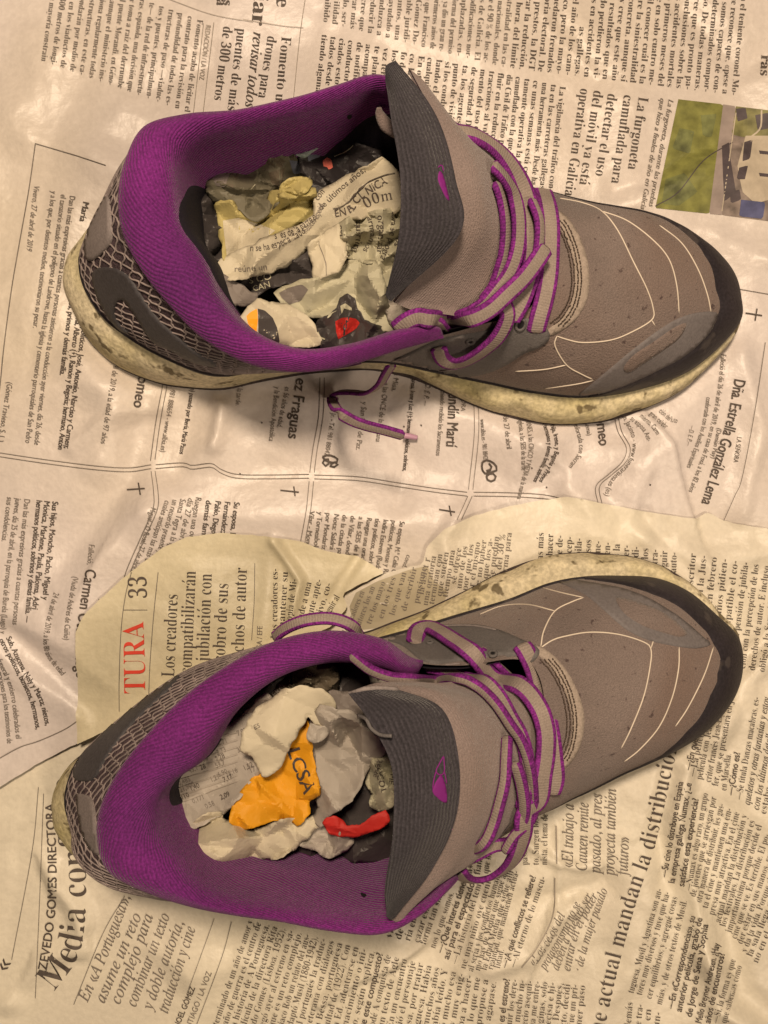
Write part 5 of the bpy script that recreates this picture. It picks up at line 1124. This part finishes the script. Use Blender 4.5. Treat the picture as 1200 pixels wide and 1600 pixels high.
wad('paper_fold', [(386,246),(398,228),(418,210),(443,197),(458,196),(470,206),(484,222),(470,240),(452,250),(444,262),(425,250),(405,252)], 222, 'wad_blue', W1, 7, 30, 6, slope=(0, -.3), prints=[('area','wad_olive',[(430,215),(445,203),(462,216),(452,232),(440,228)]),('area','wad_pale',[(405,240),(422,222),(428,216),(447,240),(443,246),(420,224),(408,243)]),('rule','wad_cream',[(447,200),(462,215)],1.3)])
wad('paper_fold', [(467,215),(485,208),(503,215),(492,232),(475,245),(462,240)], 214, 'wad_blue', W1, 6, 22, 66)
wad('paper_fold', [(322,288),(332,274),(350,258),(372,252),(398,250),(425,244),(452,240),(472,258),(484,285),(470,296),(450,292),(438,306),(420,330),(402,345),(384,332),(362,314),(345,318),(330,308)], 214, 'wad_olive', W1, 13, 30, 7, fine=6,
    prints=[('area','wad_brown',[(396,244),(425,236),(446,252),(440,262),(400,250)]),('area','wad_taupe',[(330,276),(350,262),(362,262),(352,292),(338,290)]),('wad_brown','TELE','sansb',28,[(362,300),(380,262),(410,262)],True,0.6),('rule','wad_pale',[(385,298),(398,290)],1.5),('area','wad_slate',[(452,250),(470,252),(476,270),(458,272)]),('area','wad_brown',[(420,270),(445,262),(438,290),(425,288)])])
wad('paper_fold', [(338,322),(346,314),(358,316),(370,328),(384,340),(396,346),(418,332),(420,312),(424,300),(444,298),(470,292),(490,296),(500,330),(496,352),(470,368),(440,372),(400,388),(372,402),(352,404),(346,370)], 222, 'wad_yellow_tint', W1, 11, 34, 8, prints=[('area','wad_cream',[(348,345),(372,340),(410,352),(430,360),(400,384),(372,400),(354,402)])])
wad('paper_fold', [(436,306),(440,290),(452,280),(472,281),(486,284),(478,296),(466,306),(448,310)], 240, 'wad_yellow_tint', W1, 5, 20, 9)
wad('paper_fold', [(334,425),(345,408),(372,394),(400,382),(432,368),(468,354),(492,338),(496,310),(500,300),(530,284),(562,268),(597,248),(612,262),(632,278),(640,300),(640,322),(612,330),(580,334),(545,342),(520,358),(496,376),(470,396),(446,414),(418,424),(385,432),(350,436)], 236, 'wad_cream', W1, 8, 44, 10, curl=34, fine=2,
    prints=[('ink','quirúrgicamente','sans',15,[(418,372),(448,358),(495,342)]),('ink','sangreve','sans',15,[(376,378),(398,372),(416,362)]),('ink','y o até si es de la parte','sans',16,[(398,380),(430,374),(460,366),(490,346)]),('ink','Aún se ha especializado','sans',15,[(378,392),(410,392),(440,384),(478,364)]),('ink_grey','reúne un','sans',14,[(366,425),(392,424),(418,420)]),
            ('ink','con enfer','sans',14,[(497,314),(512,296),(530,282)]),('ink','de últimos años,','sans',14,[(502,330),(530,302),(572,268)]),('ink','EN EL CLÍNICA','sansb',17,[(524,340),(550,332),(566,310),(606,286)]),('ink','00m²','serif',24,[(572,326),(592,316),(622,310)]),('rule','ink',[(520,326),(538,322),(556,302),(572,288),(600,276),(618,272)],1.4),('ink_grey','médicos especial','sans',14,[(478,366),(498,340),(506,322)])])
wad('paper_fold', [(385,432),(418,424),(446,412),(468,396),(486,382),(494,400),(496,432),(478,446),(448,440),(420,448),(396,460),(378,446)], 212, 'wad_dark', W1, 8, 34, 11, prints=[('wad_pale','S CO','sans',15,[(390,444),(426,436)]),('wad_pale','CAN','sans',13,[(396,456),(424,448)])])
wad('paper_fold', [(305,412),(318,412),(345,430),(372,446),(392,456),(402,458),(398,470),(380,478),(362,474),(336,462),(318,448),(308,430)], 232, 'wad_taupe', W1, 4, 44, 12, curl=22, slope=(0, -.25))
wad('paper_fold', [(528,352),(548,342),(582,334),(612,328),(638,318),(643,350),(630,378),(618,408),(608,440),(600,446),(592,424),(584,408),(562,408),(538,396)], 240, 'wad_pale', W1, 12, 24, 13, curl=30, fine=6,
    prints=[('ink','existencia','sans',14,[(528,352),(532,382),(545,408)]),('ink','quirúrg','sans',15,[(556,346),(556,372),(548,398)]),('ink','armamos','sans',15,[(574,340),(578,368),(566,392)]),('ink','organizar','sans',15,[(590,336),(592,362),(588,398)]),('ink','tora se progra','sans',15,[(612,330),(608,368),(594,404)]),('ink','vendemos','sans',14,[(632,325),(624,360),(616,384)])])
wad('paper_fold', [(484,384),(500,370),(528,352),(536,380),(540,400),(528,424),(508,430),(494,434),(488,412)], 244, 'wad_cream', W1, 5, 36, 14, curl=28, prints=[('rule','ink_grey',[(497,376),(508,405),(510,430)],0.9)])
wad('paper_fold', [(430,458),(446,448),(470,440),(496,438),(522,426),(540,408),(562,410),(586,410),(598,440),(604,470),(612,500),(618,516),(600,518),(576,502),(562,486),(553,466),(540,462),(524,480),(512,492),(490,494),(464,488),(444,476)], 236, 'wad_pale', W1, 12, 40, 15, curl=34, prints=[('area','wad_taupe',[(436,458),(450,450),(472,444),(482,452),(470,470),(452,476),(440,466)])])
wad('paper_fold', [(596,452),(606,440),(618,420),(626,440),(640,470),(640,510),(618,515),(606,490)], 225, 'wad_grey', W1, 8, 30, 16, prints=[('ink_grey','les pie','sans',13,[(612,432),(604,462)])])
wad('paper_fold', [(626,482),(640,476),(652,486),(676,492),(660,504),(640,512),(626,512)], 218, 'wad_cream', W1, 5, 26, 19)
W2 = ball(430, 505, 225, 'torn paper scrap with orange and black print at the near rim of the upper shoe', GP)
wad('paper_scrap', [(378,496),(384,488),(394,480),(402,470),(420,474),(442,476),(462,484),(478,496),(492,514),(500,536),(482,540),(455,538),(438,538),(420,530),(404,524),(390,514)], 252, 'wad_cream', W2, 6, 40, 17, curl=16, prints=[('area','wad_orange',[(385,494),(391,488),(402,482),(403,500),(401,521),(393,514),(387,504)]),('area','wad_dark',[(403,482),(414,485),(426,496),(433,512),(437,535),(422,530),(404,521)])])
W3 = ball(540, 515, 215, 'dark glossy scrap with red print beside the orange scrap in the upper shoe', GP)
wad('paper_scrap', [(494,516),(500,502),(514,496),(526,486),(534,470),(544,462),(553,468),(556,488),(566,502),(600,516),(588,530),(560,538),(530,548),(508,546),(498,534)], 232, 'wad_dark', W3, 8, 26, 18, curl=18, prints=[('area','wad_red',[(524,502),(534,497),(546,496),(556,498),(563,505),(556,514),(544,521),(528,530),(525,518)]),('area','wad_pale',[(532,478),(540,474),(550,482),(549,486),(538,482),(534,492)]),('rule','wad_pale',[(498,520),(501,528),(508,532)],2.2)])

W4 = ball(340, 1210, 215, 'grey newsprint wad of number columns at the heel of the lower shoe', GP)
wad('paper_fold', [(250,1275),(262,1215),(300,1160),(370,1110),(440,1060),(520,1030),(640,1040),(700,1100),(700,1300),(640,1345),(520,1345),(420,1350),(330,1360),(262,1330)], 160, 'wad_dark', W4, 12, 50, 23, curl=10, step=6)  # added dark base under the folds, coloured as the shade between them
nums = [('4,20',(310,1172)),('1,30',(316,1183)),('0,00',(312,1193)),('26',(314,1203)),('25,71',(338,1168)),('3,73',(340,1180)),('2,28',(338,1190)),('59,7',(338,1200)),('6,90',(342,1214)),('7,17',(350,1222)),('0,485',(280,1228)),('21,900',(282,1238)),('1,40',(298,1236)),('1,21',(330,1222)),('25,16',(354,1214)),('110',(284,1250)),('0,171',(302,1256)),('37,2',(372,1176)),('1,52',(382,1204)),('17',(392,1208)),('0,58',(322,1264)),('2,09',(346,1250)),('45,1',(296,1208)),('7,03',(372,1150))]
wad('paper_fold', [(242,1282),(248,1256),(262,1226),(276,1198),(298,1170),(322,1156),(346,1146),(372,1126),(394,1104),(416,1086),(424,1094),(402,1112),(386,1132),(378,1152),(380,1172),(396,1176),(412,1182),(412,1196),(400,1212),(382,1232),(362,1256),(352,1268),(330,1276),(312,1290),(292,1300),(275,1306),(258,1298)], 222, 'wad_grey', W4, 9, 46, 24, curl=26, fine=3.5,
    prints=[('ink_grey' if i % 3 else 'ink', t, 'sansb' if i % 2 else 'sans', 11.5, [p, (p[0]+4.5*len(t), p[1]-2.0*len(t))], False) for i, (t, p) in enumerate(nums)]+[('rule','ink_faint',[(262+k*1.6,1262-k*13.5),(318+k*2,1242-k*12.4),(372,1222-k*11)],0.8) for k in range(8)])
wad('paper_fold', [(420,1094),(436,1070),(462,1050),(492,1040),(520,1038),(530,1052),(528,1076),(510,1084),(480,1078),(448,1084)], 205, 'wad_brown', W4, 9, 22, 25, fine=5, prints=[('wad_pale','20,7','sans',13,[(455,1084),(462,1062)]),('wad_pale','5,10','sans',13,[(484,1076),(488,1052)]),('wad_grey','ERO','sans',12,[(430,1090),(446,1074)])])
W5 = ball(470, 1200, 235, 'pale crumpled paper with a white flap folded over in the middle of the lower shoe', GP)
wad('paper_fold', [(500,1102),(524,1110),(548,1112),(572,1130),(590,1148),(602,1168),(594,1184),(580,1192),(566,1216),(560,1232),(548,1250),(530,1262),(510,1274),(500,1290),(488,1280),(500,1262),(498,1236),(492,1196),(486,1160),(482,1136),(490,1120)], 226, 'wad_grey', W5, 16, 40, 26, curl=28, fine=3)
wad('paper_fold', [(588,1172),(602,1152),(618,1160),(626,1210),(622,1246),(608,1260),(594,1266),(582,1258),(584,1238),(574,1222),(578,1198)], 222, 'wad_pale', W5, 9, 24, 27, prints=[('ink','TODOS','sansb',12,[(604,1236),(592,1190)]),('ink','LAS ME','sans',13,[(616,1182),(606,1230)]),('ink_grey','20 de','sans',12,[(590,1185),(580,1230)])])
wad('paper_fold', [(516,1082),(545,1084),(560,1100),(566,1118),(548,1118),(522,1110)], 225, 'wad_taupe', W5, 4, 30, 28)
wad('paper_fold', [(278,1350),(284,1326),(296,1300),(312,1282),(326,1274),(344,1272),(350,1282),(376,1292),(392,1300),(420,1290),(440,1284),(458,1282),(486,1278),(504,1272),(508,1284),(486,1298),(466,1318),(444,1334),(424,1341),(406,1339),(392,1344),(378,1354),(352,1366),(330,1358),(300,1358)], 234, 'wad_cream', W5, 12, 40, 29, curl=26, fine=4)
wad('paper_fold', [(464,1316),(484,1294),(506,1284),(520,1292),(548,1300),(552,1316),(540,1328),(514,1338),(492,1326)], 208, 'wad_grey', W5, 8, 26, 30)
W6 = ball(430, 1230, 240, 'bright yellow paper with black letters in the lower shoe', GP)
wad('paper_fold', [(360,1284),(364,1262),(376,1240),(392,1220),(412,1204),(436,1190),(448,1160),(460,1130),(474,1120),(482,1140),(486,1170),(491,1204),(498,1240),(484,1250),(482,1272),(464,1287),(454,1279),(422,1281),(402,1288),(380,1295),(368,1290)], 234, 'wad_yellow', W6, 9, 40, 31, curl=22, prints=[('wad_dark','LCSA','sansb',30,[(448,1172),(461,1206),(474,1238),(480,1262)],True,0.8)])
wad('paper_fold', [(378,1172),(382,1148),(392,1126),(404,1108),(424,1094),(446,1080),(474,1074),(500,1078),(518,1090),(522,1106),(516,1128),(508,1138),(492,1130),(484,1112),(476,1120),(466,1140),(452,1162),(442,1188),(428,1204),(412,1212),(404,1196),(396,1180)], 254, 'wad_cream', W5, 7, 56, 32, curl=24, fine=1.5, prints=[('ink_grey','ES','sans',10,[(398,1140),(408,1136)])])
wad('paper_fold', [(486,1132),(500,1136),(512,1138),(506,1152),(492,1160),(482,1156)], 246, 'wad_grey', W5, 4, 24, 33)
W7 = ball(555, 1290, 205, 'small red printed scrap tucked beside the tongue of the lower shoe', GP)
wad('paper_scrap', [(507,1286),(512,1278),(522,1276),(532,1284),(540,1293),(562,1292),(584,1278),(602,1268),(606,1282),(590,1294),(560,1304),(534,1305),(516,1299)], 226, 'wad_red', W7, 3, 30, 34, curl=2, fine=1)
W8 = ball(600, 1055, 200, 'small pale scrap under the laces of the lower shoe', GP)
wad('paper_scrap', [(578,1048),(596,1040),(616,1048),(620,1072),(600,1076),(582,1070)], 215, 'wad_grey', W8, 4, 26, 35, prints=[('ink','es','sans',11,[(594,1064),(594,1052)])])
